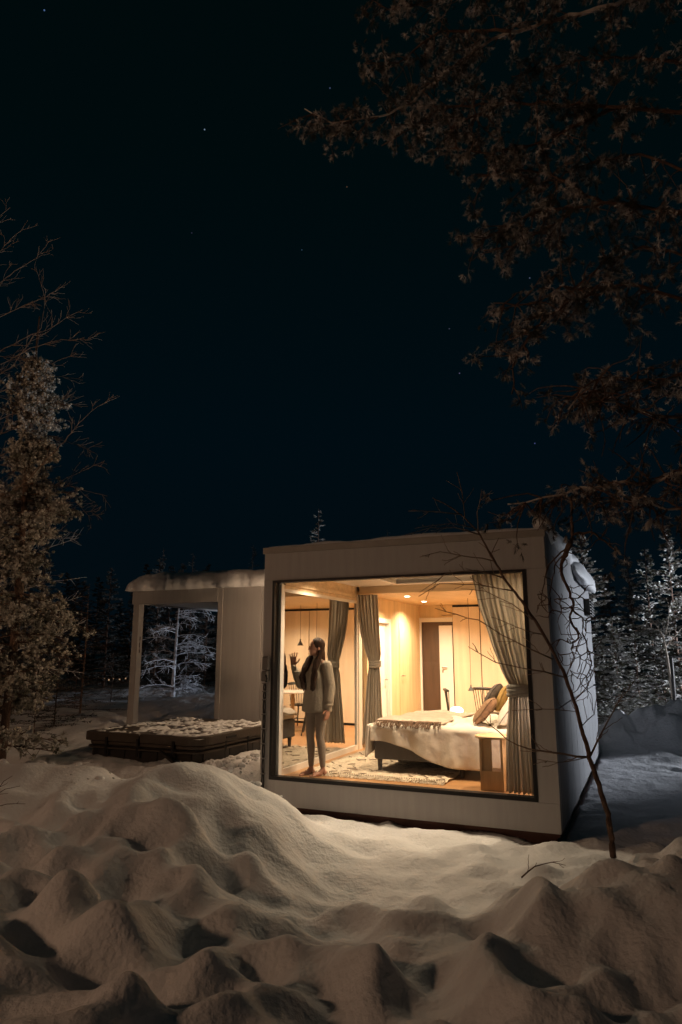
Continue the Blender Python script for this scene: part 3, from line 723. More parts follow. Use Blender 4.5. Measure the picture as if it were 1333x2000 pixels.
pillow('cushion', 2.70, 1.60, -.62, .36, .36, .12, 0, R(-66), R(6), M['pillow_gold'], 'small mustard cushion between the grey and white pillows')
bl = croot('table_lamp', 1.80, 2.72, FL, 'small glowing white lamp seen just over the far edge of the bed', 'lamp')
MB().lathe([(.09,0),(.09,.02),(.015,.03),(.015,.50),(.03,.52)], sides=16).build('lamp_stand', M['leg'], bl)
gl_ = MB().ell((0,0,.645),(.10,.09,.06), 20, 10).build('lamp_shade', M['readlamp'], bl, smooth=True)
# bedside table
stl = croot('side_table', 2.80, .42, FL, 'round-topped birch side table with open box base, close to the glass', 'side table')
MB().lathe([(.192,.555),(.198,.562),(.198,.578),(.192,.584)], sides=40).build('table_top', M['stool'], stl)
MB().box(-.13,-.105,-.13,.13,0,.555).build('side_panel', M['stool'], stl)
MB().box(.105,.13,-.13,.13,0,.555).build('side_panel', M['stool'], stl)
MB().box(-.1045,.0,-.10,-.075,.21,.555).build('front_board', M['stool'], stl)
MB().box(-.1045,.1045,-.128,.128,.19,.21).build('shelf', M['stool'], stl)
MB().box(-.1045,.1045,-.128,-.105,0,.19).build('plinth_board', M['stool'], stl)
# wall reading lamp near the window
rl = croot('reading_lamp', 3.37, .40, -.60, 'bright white reading lamp glowing behind the curtain at the right window edge', 'lamp')
MB().box(.0,.035,-.05,.05,-.06,.10).build('wall_plate', M['white'], rl, bevel=.006)
MB().lathe([(.03,-.12),(.05,-.08),(.05,.10),(.03,.13)], (-.06,0,0), 16).build('lamp_glass', M['readlamp'], rl, smooth=True)
ld = bpy.data.lights.new('reading_bulb','POINT'); ld.energy = BEDLAMP; ld.color = (1,.78,.66); ld.shadow_soft_size = .05
lo = link(bpy.data.objects.new('reading_bulb', ld)); lo.parent = rl; lo.location = (-.13,.02,0)
# rug
rg = croot('rug', 0, 0, FL, 'cream shaggy rug with dark lozenge marks and knotted fringe under the bed', 'rug')
def rugf(u, v):
    a = .36+1.86*u; b = .46+2.1*v
    return Vector((a, b, .018+.010*vnp(a*28,b*28,1)+.008*vnp(a*11,b*11,2)))
MB().grid(rugf, 130, 130).build('rug_pile', M['rug'], rg, smooth=True, solid=.012)
rp = MB(); rf_ = MB(); rnd = random.Random(9)
for i in range(9):
    for j in range(10):
        ca = .5+i*.2; cb = .60+j*.2
        for k in range(4):
            if rnd.random() < .8: continue
            sa, sb_ = ((1,1),(1,-1),(-1,1),(-1,-1))[k]
            p0 = Vector((ca+sa*.075, cb, .036)); p1 = Vector((ca, cb+sb_*.08, .036))
            rp.tube([p0, p0.lerp(p1,.5)+Vector((rnd.uniform(-.01,.01),rnd.uniform(-.01,.01),.003)), p1], .006, 4)
rp.build('rug_pattern', M['rug_dark'], rg)
for k in range(90):
    a = .37+1.84*k/89
    (rf_).tube([(a,.47,.02),(a+rnd.uniform(-.01,.01),.435,.012),(a+rnd.uniform(-.02,.02),.395-rnd.random()*.02,.004)], .0065, 4)
rf_.build('rug_fringe', M['rug'], rg)
kn = MB()
for k in range(60): a = .38+1.82*k/59; kn.tube([(a-.006,.50,.034),(a+.008,.475,.034)], .007, 4)
kn.build('rug_border', M['rug_dark'], rg)

# dining set
def chair(a, b, rz, label):
    c = croot('dining_chair', a, b, FL, label, 'chair', 'dark spindle back dining chairs', rz)
    mb = MB(); prism(mb, rrect(-.21,.21,-.2,.2,.07,5), .43, .46); mb.build('seat', M['chair'], c, bevel=.006)
    for (x,y) in ((-1,-1),(1,-1),(-1,1),(1,1)):
        MB().tube([(x*.16,y*.15,.43),(x*.215,y*.22,0)], [.017,.012], 8).build('leg', M['chair'], c)
    MB().tube([(-.19,-.19,.17),(-.19,.19,.17)], .009, 6).tube([(.19,-.19,.17),(.19,.19,.17)], .009, 6).tube([(-.19,0,.17),(.19,0,.17)], .009, 6).build('stretcher', M['chair'], c)
    tr = MB(); pts = [(x*.235, .235-.05*(x*x), .88-.012*x*x) for x in np.linspace(-1,1,9)]
    tr.tube(pts, [.014]+[.026]*7+[.014], 8); tr.build('top_rail', M['chair'], c, smooth=True)
    for k in range(8):
        x = -1+2*k/7; MB().tube([(x*.16,.175,.455),(x*.215,.235-.05*x*x,.87)], .0065, 6).build('spindle', M['chair'], c)
    return c
chair(1.88, 4.75, R(160), 'black spindle back chair seen left of the pillows, nearest the panelled end wall')
chair(2.42, 5.2, R(180), 'black spindle back chair standing behind the brown and grey cushions')
chair(2.75, 4.15, R(-30), 'black spindle back chair mostly hidden behind the tied window curtain')
chair(1.5, 4.05, R(110), 'black spindle back chair nearest the left wall, best seen mirrored in the sliding door')
tb = croot('dining_table', 2.35, 4.65, FL, 'round white dining table behind the bed among black chairs', 'table')
MB().lathe([(.46,.72),(.47,.73),(.47,.745),(.46,.75)], sides=40).build('table_top', M['white'], tb)
MB().lathe([(.24,0),(.24,.02),(.04,.04),(.035,.7),(.12,.72)], sides=20).build('pedestal', M['stool'], tb)
pn = croot('pendant_lamp', 2.22, 4.7, CEIL, 'small black cone pendant lamp on a cord in front of the end wall panels', 'lamp')
MB().tube([(0,0,0),(0,0,-.70)], .004, 5).build('cord', M['chair'], pn)
MB().lathe([(.012,-.68),(.016,-.72),(.06,-.80),(.062,-.81)], sides=18).build('shade', M['chair'], pn)
pc = croot('pendant_lamp', 1.66, 4.3, CEIL, 'low black pendant lamp on a long thin cord above the leftmost dark chair', 'lamp')
MB().tube([(0,0,0),(.005,0,-.8),(0,0,-1.5)], .004, 5).build('cord', M['chair'], pc)
MB().lathe([(.01,-1.49),(.014,-1.52),(.05,-1.58),(.052,-1.59)], sides=18).build('shade', M['chair'], pc)

# ------------------------------------------------------------------ person
wp = W(619, 1514, 1); wp = wp*(FL/wp.z)
wom = empty('person', (wp.x, wp.y, FL), 0, 'person with long brown hair in cream sweater and beige leggings, barefoot, one hand raised', 'person')
fdir = Vector((-.66,-.75,0)).normalized(); rdir = Vector((fdir.y,-fdir.x,0))   # rdir = her right
UPV = Vector((0,0,1))
def B(r, f, z): return rdir*r+fdir*f+UPV*z      # body frame: right, forward, up
def remesh(o, vox, sm=3, smf=.5):
    md = o.modifiers.new('remesh','REMESH'); md.mode = 'VOXEL'; md.voxel_size = vox; md.use_smooth_shade = True
    md = o.modifiers.new('smooth','SMOOTH'); md.iterations = sm; md.factor = smf
    return o
def loft(mb, rings, seg=24):
    # rings: (centre Vector, half width along right, half depth along forward)
    vs = []; fs = []
    for (c, w_, d_) in rings:
        for k in range(seg):
            an = 2*math.pi*k/seg; vs.append(tuple(c+rdir*(w_*math.cos(an))+fdir*(d_*math.sin(an))))
    n = len(rings)
    for i in range(n-1):
        for k in range(seg): fs.append((i*seg+k, i*seg+(k+1)%seg, (i+1)*seg+(k+1)%seg, (i+1)*seg+k))
    fs.append(tuple(range(seg))[::-1]); fs.append(tuple((n-1)*seg+k for k in range(seg)))
    return mb.add(vs, fs)
# joints: right = image left
hipR, hipL = B(.085,0,.86), B(-.085,0,.86)
kneeR, kneeL = B(.085,.035,.46), B(-.07,.02,.46)
ankR, ankL = B(.095,.0,.075), B(-.08,-.03,.075)
shR, shL = B(.165,0,1.35), B(-.165,0,1.35)
elR = B(.27,.03,1.10); wrR = B(.31,.13,1.335); 
elL = B(-.215,-.015,1.07); wrL = B(-.215,.03,.82)
headC = B(0,.02,1.565)
hf = Vector((-.93,-.37,.04)).normalized(); hr = Vector((hf.y,-hf.x,0)).normalized(); hu = hr.cross(hf).normalized()   # head looks left
if hu.z < 0: hu = -hu
hrot = Matrix((hr, hf, hu)).transposed()
body = MB()
body.cap(B(0,0,1.37), B(0,.015,1.50), .05, .046)
body.cap(shR, shL, .055, .055); body.cap(B(0,0,1.30), B(0,0,.95), .11, .12)
body.ell(headC+hu*.02, (.071,.088,.10), 20, 14, hrot)
body.ell(headC+hf*.028-hu*.045, (.052,.062,.062), 16, 12, hrot)     # jaw
body.cap(headC+hf*.062-hu*.082, headC+hf*.07-hu*.08, .022, .018)  # chin
body.cap(headC+hf*.083+hu*.012, headC+hf*.104-hu*.022, .008, .013)  # nose
for s in (1,-1): body.ell(headC+hr*(.071*s)-hf*.008-hu*.006, (.010,.018,.03), 10, 8, hrot)
body.cap(shR, elR, .042, .034); body.cap(elR, wrR, .033, .022)
body.cap(shL, elL, .042, .034); body.cap(elL, wrL, .033, .022)
for (h_, k_, a_) in ((hipR,kneeR,ankR),(hipL,kneeL,ankL)):
    body.cap(h_, k_, .070, .042); body.cap(k_, a_, .042, .029)
    heel = Vector((a_.x, a_.y, .03)); fd = (fdir*.8+Vector((-.45,0,0))).normalized()
    body.ell(heel-fd*.025+UPV*.005, (.03,.032,.033), 12, 8)
    body.cap(a_, heel+fd*.05, .031, .028)
    body.cap(heel+fd*.04-UPV*.002, heel+fd*.13-UPV*.012, .030, .024); 
    sd_ = Vector((fd.y,-fd.x,0))
    for q_, (ln, rr) in enumerate(((.052,.012),(.045,.0095),(.040,.009),(.034,.0085),(.028,.008))):
        side_ = (1 if a_ is ankL else -1)
        o_ = sd_*side_*(.026-q_*.0125)
        body.cap(heel+fd*.125+o_-UPV*.017, heel+fd*(.125+ln)+o_-UPV*.02, rr, rr*.85, 8)
def hand(mb, wr, d, n, tdir, sc=1.0, curl=.1, spread=1.0):
    # d: pointing direction, n: palm normal, tdir: thumb side
    d = d.normalized(); tdir = (tdir-d*tdir.dot(d)).normalized(); n = d.cross(tdir)*(1 if d.cross(tdir).dot(n) > 0 else -1)
    for k in range(4):
        o_ = tdir*(.028-.0185*k)*sc
        mb.cap(wr+o_*.55+d*.008, wr+o_+d*.078*sc, .0135*sc, .0115*sc, 8)
    for k, ln in enumerate((.070,.078,.072,.056)):
        o_ = tdir*(.028-.0185*k)*sc; b_ = wr+o_+d*.082*sc; sp = tdir*(.33-.22*k)*spread
        d1 = (d+sp*.6+n*curl*.6).normalized(); m1_ = b_+d1*ln*.5*sc; d2 = (d+sp*.6+n*curl*1.8).normalized(); m2_ = m1_+d2*ln*.5*sc
        mb.cap(b_, m1_, .0092*sc, .0082*sc, 8); mb.cap(m1_, m2_, .0080*sc, .0064*sc, 8)
    b_ = wr+tdir*.024*sc+d*.022*sc; m1_ = b_+(tdir*.8+d*.65+n*.25).normalized()*.042*sc; m2_ = m1_+(tdir*.55+d*.9).normalized()*.034*sc
    mb.cap(b_, m1_, .0125*sc, .0105*sc, 8); mb.cap(m1_, m2_, .0095*sc, .0075*sc, 8)
hand(body, wrR, Vector((-.02,-.1,1)), fdir, Vector((.9,.3,.1)), 1.12, .06, 1.5)
hand(body, wrL, Vector((-.1,-.12,-1)), rdir, fdir, 1.0, .4, .3)
bo = body.build('body', M['skin'], wom); remesh(bo, .0042, 2)
lg = MB()
for (h_, k_, a_) in ((hipR,kneeR,ankR),(hipL,kneeL,ankL)):
    an_ = k_.lerp(a_, .88)
    cf_ = k_.lerp(a_, .3)-fdir*.012
    lg.cap(h_, k_.lerp(h_,.4), .088, .072); lg.cap(k_.lerp(h_,.42), k_, .072, .053); lg.cap(k_, cf_, .052, .054); lg.cap(cf_, an_, .054, .036)
lg.cap(hipR+UPV*.06, hipL+UPV*.06, .095, .095)
lgo = lg.build('leggings', M['legging'], wom); remesh(lgo, .007, 3)
sw = MB()
loft(sw, [(B(0,.0,.765),.205,.158),(B(0,.005,.79),.218,.168),(B(0,.005,.90),.203,.156),(B(0,.008,1.05),.180,.140),(B(0,.012,1.18),.172,.140),(B(0,.008,1.28),.178,.120),(B(0,0,1.355),.165,.090),(B(0,0,1.40),.10,.070),(B(0,.004,1.425),.062,.056),(B(0,.01,1.462),.058,.054),(B(0,.01,1.468),.05,.046)], 30)
sw.cap(shR-UPV*.012, elR, .070, .062); sw.cap(elR, wrR.lerp(elR,.55), .064, .060); sw.cap(wrR.lerp(elR,.5), wrR-UPV*.01, .056, .034)
sw.cap(shL-UPV*.012, elL, .072, .064); sw.cap(elL, wrL.lerp(elL,.35), .066, .064); sw.cap(wrL.lerp(elL,.3), wrL+UPV*.0, .056, .040)
sw.ell(B(.065,.105,1.22), (.07,.06,.075)); sw.ell(B(-.065,.105,1.22), (.07,.06,.075))
rnd = random.Random(4)
for k in range(18):    # hanging folds
    an = k/18*6.28; c = B(.17*math.cos(an), .13*math.sin(an), .79); c2 = B(.145*math.cos(an+.15), .115*math.sin(an+.15), 1.10+.08*rnd.random())
    sw.cap(c, c2, .030, .012, 8)
for k in range(5):
    t_ = .15+.17*k; c = shL.lerp(elL, t_); sw.ell(c+rdir*.0+UPV*.005, (.069,.069,.02))
    c = elL.lerp(wrL, t_); sw.ell(c, (.064,.064,.018)); c = elR.lerp(wrR, t_*.8); sw.ell(c, (.060,.060,.016))
swo = sw.build('sweater', M['sweater'], wom); remesh(swo, .007, 3)
hm = MB()
hm.ell(headC-hf*.018+hu*.036, (.083,.096,.098), 20, 14, hrot)
hm.ell(headC-hf*.05-hu*.03, (.075,.062,.11), 16, 12, hrot)
hm.cap(headC-hf*.05-hu*.06, B(0,-.07,1.36), .07, .06)
rnd = random.Random(8)
def tress(side, n, f0, length):
    for k in range(n):
        t0 = headC+hr*(.066*side)-hf*(.02+.035*rnd.random())+hu*(.0-.05*rnd.random())
        t1 = B(.075*side+rnd.uniform(-.025,.025), .05+rnd.uniform(-.01,.03), 1.43)
        t2 = B(.085*side+rnd.uniform(-.03,.03), .13+rnd.uniform(-.015,.02), 1.30)
        t3 = B(.095*side+rnd.uniform(-.04,.04), .165+rnd.uniform(-.01,.015), 1.20)
        t4 = B(.085*side+rnd.uniform(-.04,.04), .165+rnd.uniform(-.01,.01), 1.08-.06*rnd.random())
        pts = []; ctr = [t0,t1,t2,t3,t4]
        for i in range(4):
            for q in range(5):
                p = ctr[i].lerp(ctr[i+1], q/5); w_ = .010*math.sin((i*5+q)*.75+k)
                pts.append(p+rdir*w_+fdir*w_*.5)
        pts.append(t4); rr = [.019-.012*abs(i/20-.45)**1.3 for i in range(21)]; rr[-1] = .004
        hm.tube(pts, rr, 8)
tress(1, 17, 0, 0); tress(-1, 17, 0, 0)
hmo = hm.build('hair', M['hair'], wom, smooth=True); remesh(hmo, .0055, 2, .4)
for s in (1,-1): MB().ell(headC+hf*.080+hr*(.030*s)+hu*.018, (.011,.007,.006), 10, 8, hrot).build('eye', M['eye'], wom)
for s in (1,-1): MB().tube([headC+hf*.083+hr*(.014*s)+hu*.036, headC+hf*.082+hr*(.03*s)+hu*.040, headC+hf*.070+hr*(.046*s)+hu*.034], .0035, 6).build('eyebrow', M['hair'], wom)
MB().ell(headC+hf*.086-hu*.048, (.021,.009,.007), 12, 8, hrot).build('mouth', M['lip'], wom)

# ------------------------------------------------------------------ trees
def bare_twigs(mb, pts, r0, r1, rnd, dens=6, ln=.25, depth=2, up=.3, sides=5):
    pts = [Vector(p) for p in pts]
    # jittered resample
    out_ = []
    for i in range(len(pts)-1):
        L = (pts[i+1]-pts[i]).length; n = max(2, int(L/.08))
        for k in range(n):
            p = pts[i].lerp(pts[i+1], k/n)
            out_.append(p+Vector((rnd.gauss(0,1),rnd.gauss(0,1),rnd.gauss(0,1)))*min(.008, r0*.5))
    out_.append(pts[-1]); N = len(out_)
    mb.tube(out_, [r0+(r1-r0)*(i/(N-1))**.8 for i in range(N)], sides)
    if depth <= 0: return
    tot = sum((out_[i+1]-out_[i]).length for i in range(N-1)); m = max(1, int(tot*dens)) if dens else 0
    for k in range(m):
        i = min(N-2, int((.12+.88*rnd.random())*(N-1))); p = out_[i]; t = (out_[i+1]-out_[max(0,i-1)]).normalized()
        sd = t.cross(Vector((rnd.gauss(0,.5),rnd.gauss(0,.5)-.6,rnd.gauss(0,.5)))).normalized()*rnd.choice((-1,1))
        d = (t*.9+sd*.75+Vector((0,0,up))).normalized(); l = ln*(.4+.8*rnd.random())*(1-.4*i/N)
        q = []; pp_ = p.copy(); dd = d.copy(); ns = 4
        for s_ in range(ns+1):
            q.append(pp_.copy()); pp_ = pp_+dd*(l/ns); dd = (dd+Vector((rnd.gauss(0,.16),rnd.gauss(0,.16),rnd.gauss(0,.16)+up*.12))).normalized()
        rr = max(r1, (r0+(r1-r0)*i/N)*.5)
        bare_twigs(mb, q, rr, r1*.8, rnd, dens*1.3, ln*.5, depth-1, up, 4)

# sapling in the right foreground
rnd = random.Random(21)
sap = empty('bare_sapling', (0,0,0), 0, 'leafless sapling leaning left across the cabin from the snow mound on the right', 'tree')
SD = 5.35
trk = [(1199,1690),(1196,1650),(1188,1590),(1165,1520),(1150,1470),(1125,1380),(1100,1310),(1060,1235),(1020,1175),(985,1130),(960,1085),(935,1040),(912,1015),(880,990),(845,972)]
tp = [W(x,y,SD+.02*i) for i,(x,y) in enumerate(trk)]
sap.location = tp[0]
rel = lambda p: Vector(p)-sap.location
rr = [.024,.022,.019,.0175,.0165,.014,.0125,.0115,.0105,.0095,.008,.0065,.005,.004,.0028]
fine = []; fr2 = []
for i in range(len(tp)-1):
    for k in range(5):
        fine.append(rel(tp[i].lerp(tp[i+1],k/5)+Vector((rnd.gauss(0,.003),rnd.gauss(0,.003),0)))); fr2.append(rr[i]+(rr[i+1]-rr[i])*k/5+rnd.uniform(0,.0012))
fine.append(rel(tp[-1])); fr2.append(.002)
MB().tube(fine, fr2, 8).build('trunk', M['bark'], sap, smooth=True)
brs = [([(1150,1478),(1080,1470),(1010,1455),(975,1430),(945,1402)],.0075),([(1153,1475),(1178,1425),(1210,1370),(1240,1328)],.006),
 ([(1105,1322),(1040,1308),(970,1295),(915,1263)],.0055),([(1080,1288),(1030,1265),(980,1240),(935,1212),(850,1188)],.005),
 ([(1040,1212),(1000,1180),(950,1155),(900,1150)],.004),([(1060,1240),(1010,1225),(960,1205)],.0035),
 ([(985,1130),(930,1113),(870,1122),(820,1157)],.0045),([(1003,1155),(930,1142),(860,1140),(818,1165)],.004),
 ([(962,1095),(900,1085),(860,1078),(820,1088)],.004),([(940,1045),(890,1030),(840,1030),(793,1045)],.0045),
 ([(925,1030),(880,1022),(810,1032)],.0035),([(903,1005),(860,1000),(798,998)],.004),([(935,1042),(932,1000),(942,955)],.004),([(908,1010),(903,960),(893,922)],.0035),
 ([(1120,1370),(1150,1340),(1165,1300)],.004),([(1128,1390),(1060,1384),(1000,1388)],.0025),([(1105,1325),(1122,1280),(1140,1240)],.003),
 ([(1148,1480),(1090,1490),(1050,1483)],.003),([(1135,1420),(1160,1395),(1168,1350)],.003),([(975,1110),(960,1080),(975,1050)],.003)]
for bi, (pl, r) in enumerate(brs):
    dd = rnd.uniform(-.35,.25); j0 = min(range(len(trk)), key=lambda i: abs(trk[i][1]-pl[0][1])+abs(trk[i][0]-pl[0][0]))
    D0 = SD+.02*j0
    q = [rel(W(x,y,D0+dd*(i/(len(pl)-1)))) for i,(x,y) in enumerate(pl)]
    mb = MB(); bare_twigs(mb, q, r*1.35, .0026, rnd, dens=9, ln=.18, depth=1, up=.15, sides=6); mb.build('branch', M['twig'], sap, smooth=True)  # branches get paler bark than the trunk, painting in warm light on them
# little twig on the snow
tw = empty('snow_twig', W(1060,1698,5.1), 0, 'small bent twig poking out of the snow mound on the right', 'twig')
rt = lambda p: p-tw.location
mb = MB(); bare_twigs(mb, [rt(W(1018,1715,5.05)),rt(W(1045,1692,5.1)),rt(W(1078,1685,5.15)),rt(W(1105,1690,5.2))], .006, .002, rnd, 12, .12, 1, .3); mb.build('stem', M['bark'], tw)
tw = empty('snow_twig', W(10,1545,5.6), 0, 'thin dry twig in the snow at the left edge of the photo', 'twig')
mb = MB()
for (x0,y0,x1,y1) in ((-20,1580,50,1570),(-20,1560,40,1535),(-10,1550,25,1515)):
    bare_twigs(mb, [W(x0,y0,5.6)-tw.location, W((x0+x1)/2,(y0+y1)/2-6,5.6)-tw.location, W(x1,y1,5.6)-tw.location], .004, .0015, rnd, 8, .1, 1, .2)
mb.build('stem', M['bark'], tw)

# needle tufts
def tuft(mb, p, d, ln, n, rnd, w=.004, cone=.9):
    d = Vector(d).normalized(); vs = []; fs = []
    for k in range(n):
        t = rnd.random()
        b_ = p+d*ln*.7*(t-.3)
        o_ = Vector((rnd.gauss(0,1),rnd.gauss(0,1),rnd.gauss(0,1))).normalized()
        dd = (d*(.55+.5*t)+o_*cone).normalized(); s_ = dd.cross(o_+Vector((.01,.02,.03))).normalized()*w
        l = ln*(.5+.5*rnd.random()); i = len(vs)
        vs += [tuple(b_-s_), tuple(b_+s_), tuple(b_+dd*l+s_*.35), tuple(b_+dd*l-s_*.35)]; fs.append((i,i+1,i+2,i+3))
    mb.add(vs, fs)
# overhanging pine, top right
rnd = random.Random(33)
pine = empty('overhanging_pine', (4.2,4.9,-1.6), 0, 'large dark pine whose drooping branches fill the top right of the sky', 'tree')
PO = pine.location.copy()
tk = [Vector((4.2,4.9,-2.0)),Vector((4.15,4.9,.5)),Vector((4.0,4.9,3)),Vector((3.8,5.0,5.5)),Vector((3.6,5.1,8.5))]
MB().tube([p-PO for p in tk], [.17,.15,.13,.10,.04], 14).build('trunk', M['bark_red'], pine, smooth=True)
limbs = [
 ([(1480,-60),(1200,10),(1060,45),(960,78),(860,150),(800,205),(740,228),(650,240),(595,212)],5.3,.024),
 ([(1500,-120),(1150,-50),(900,-10),(760,20),(712,-5)],5.6,.02),
 ([(1000,60),(860,60),(780,120),(715,125)],5.3,.012),
 ([(1500,260),(1300,215),(1150,205),(980,200),(880,250),(905,320)],5.0,.018),
 ([(1200,210),(1050,280),(960,300),(880,290)],5.1,.012),
 ([(1000,200),(860,210),(790,260),(745,285)],5.2,.010),
 ([(1500,480),(1350,420),(1200,395),(1050,415),(950,460),(925,480)],4.8,.018),
 ([(1180,400),(1080,340),(1010,330),(935,345)],4.9,.011),
 ([(1120,410),(1080,440),(1000,480),(945,490)],4.9,.009),
 ([(1500,620),(1350,590),(1230,555),(1110,590),(1040,650),(1005,720),(1000,770)],4.6,.017),
 ([(1200,565),(1100,560),(1030,600),(965,592)],4.7,.009),
 ([(1500,850),(1333,815),(1250,802),(1180,782),(1140,755),(1110,800)],4.3,.020),
 ([(1500,700),(1333,735),(1270,740),(1200,740),(1160,790)],4.4,.012),
 ([(1500,870),(1333,925),(1250,942),(1130,958),(1060,975),(992,985)],4.1,.030),
 ([(1500,960),(1333,1000),(1270,985),(1200,975),(1150,990)],4.0,.012),
 ([(1500,100),(1333,120),(1200,110),(1080,130),(1000,150)],5.6,.018),
 ([(1500,330),(1333,330),(1250,300),(1120,330),(1050,380)],5.2,.016),
 ([(1500,560),(1333,500),(1260,480),(1180,510),(1130,560)],4.8,.016),
]
tufts = MB(); small = MB()
for li, (pl, D, r) in enumerate(limbs):
    n = len(pl); dd = rnd.uniform(-.3,.5)
    q = [W(x,y,D+dd*i/n)-PO for i,(x,y) in enumerate(pl)]
    if pl[0][0] >= 1480:
        z = q[0].z+PO.z; tx = 4.05 if z < 3 else 3.85; q.insert(0, Vector((tx,4.95,z+.3))-PO)
    mb = MB(); fn = []
    for i in range(len(q)-1):
        L = (q[i+1]-q[i]).length
        for k in range(max(2,int(L/.08))): fn.append(q[i].lerp(q[i+1], k/max(2,int(L/.08)))+Vector((rnd.gauss(0,.008),rnd.gauss(0,.008),rnd.gauss(0,.010))))
    fn.append(q[-1]); N = len(fn)
    mb.tube(fn, [r*1.35+(.005-r*1.35)*(i/(N-1)) for i in range(N)], 7); mb.build('limb', M['limb_frost'] if li in (13,11,14,0) else M['bark_red'], pine, smooth=True)
    bare = li in (13,11,14)
    for k in range(int(N*(3.4 if bare else 2.0))):
        i = int((.10+.9*rnd.random()**.75)*(N-1)); p = fn[i]
        l = (.10+.30*rnd.random()); dr = Vector((rnd.gauss(-.25,.6),rnd.gauss(0,.6),rnd.gauss(-.25,.55))).normalized()
        seg = [p]; dcur = dr.copy()
        for s_ in range(4): dcur = (dcur+Vector((rnd.gauss(0,.25),rnd.gauss(0,.25),rnd.gauss(-.10,.25)))).normalized(); seg.append(seg[-1]+dcur*l/4)
        small.tube(seg, [.006,.005,.004,.0035,.002], 5)
        m_ = rnd.choice((0,0,1,1,2)) if bare else rnd.randint(1,3)
        for s_ in range(m_):
            c = seg[rnd.randint(2,4)]; cr = .04+.04*rnd.random()
            for g_ in range(6):
                o_ = Vector((rnd.gauss(0,1),rnd.gauss(0,1),rnd.gauss(-.25,.9))).normalized()
                tuft(tufts, c+o_*cr*rnd.random()**.5, o_+Vector((0,0,-.5)), .028+.016*rnd.random(), 18, rnd, .0023, .85)
small.build('twigs', M['bark_red'], pine); tf = tufts.build('needles', M['needle'], pine); tf['kind'] = 'stuff'
# hanging broken branch in front of the side wall
hb = empty('hanging_branch', W(1118,1050,4.0), 0, 'dark tangled dead branch hanging down in front of the right cabin wall', 'branch')
HO = hb.location.copy(); rnd = random.Random(44)
def hbr(pl, D, r0, r1, nm='branch', dens=0):
    q = [W(x,y,D)-HO for x,y in pl]; fn = []
    for i in range(len(q)-1):
        for k in range(4):
            a_, b_ = q[max(0,i-1)], q[min(len(q)-1,i+2)]; t = k/4
            # catmull-rom
            p0,p1,p2,p3 = a_,q[i],q[i+1],b_
            fn.append(.5*((2*p1)+(-p0+p2)*t+(2*p0-5*p1+4*p2-p3)*t*t+(-p0+3*p1-3*p2+p3)*t**3)+Vector((rnd.gauss(0,.003),rnd.gauss(0,.006),rnd.gauss(0,.003))))
    fn.append(q[-1]); N = len(fn); mb = MB().tube(fn, [r0+(r1-r0)*i/(N-1) for i in range(N)], 6)
    if dens: 
        for k in range(dens):
            i = rnd.randint(2,N-2); d = Vector((rnd.gauss(0,.7),rnd.gauss(0,.4),rnd.gauss(-.2,.6))).normalized(); s_ = [fn[i]]
            for u in range(5): d = (d+Vector((rnd.gauss(0,.4),0,rnd.gauss(0,.4)))).normalized(); s_.append(s_[-1]+d*.025)
            mb.tube(s_, [.0035,.003,.003,.0025,.002,.0015], 5)
    return mb.build(nm, M['bark'], hb, smooth=True)
hbr([(1116,972),(1118,1010),(1118,1045),(1112,1070),(1100,1095)], 4.0, .008, .012)
hbr([(1118,1048),(1100,1090),(1097,1115),(1108,1150),(1122,1180),(1112,1205),(1130,1240),(1118,1260),(1122,1290)], 4.0, .012, .004, dens=10)
hbr([(1112,1065),(1090,1085),(1070,1110),(1062,1150),(1052,1190)], 4.0, .006, .002, dens=6)
hbr([(1105,1080),(1085,1105),(1078,1135),(1075,1180),(1082,1195)], 4.02, .005, .002, dens=6)
hbr([(1120,1045),(1150,1040),(1180,1055),(1205,1078)], 4.0, .009, .004, dens=8)
hbr([(1108,1170),(1085,1172),(1098,1190),(1090,1215),(1098,1240)], 4.0, .004, .002, dens=5)
hbr([(1112,1168),(1135,1168),(1150,1172)], 4.0, .004, .003, dens=3)
hbr([(1115,1185),(1135,1205),(1152,1215)], 4.0, .006, .003, dens=5)
hbr([(1140,1210),(1140,1245),(1150,1270),(1155,1300),(1145,1325),(1150,1340)], 4.0, .005, .002, dens=8)
hbr([(1120,1225),(1135,1240),(1128,1265),(1140,1290),(1152,1275)], 4.0, .004, .002, dens=6)
hbr([(1118,1255),(1095,1250),(1088,1270),(1100,1285)], 4.0, .004, .002, dens=6)
hbr([(1120,1290),(1115,1310),(1130,1325),(1150,1322)], 4.0, .003, .0015, dens=4)
for (x,y,s_) in ((1203,1072,.035),(1190,1122,.03),(1105,1050,.03),(1268,1015,.045)):
    mb = MB(); 
    for k in range(4): tuft(mb, W(x,y,4.0)-HO+Vector((rnd.gauss(0,.008),rnd.gauss(0,.008),rnd.gauss(0,.008))), (rnd.gauss(0,.4),0,-1), s_, 30, rnd, .003, .5)
    mb.build('needle_clump', M['needle'], hb)

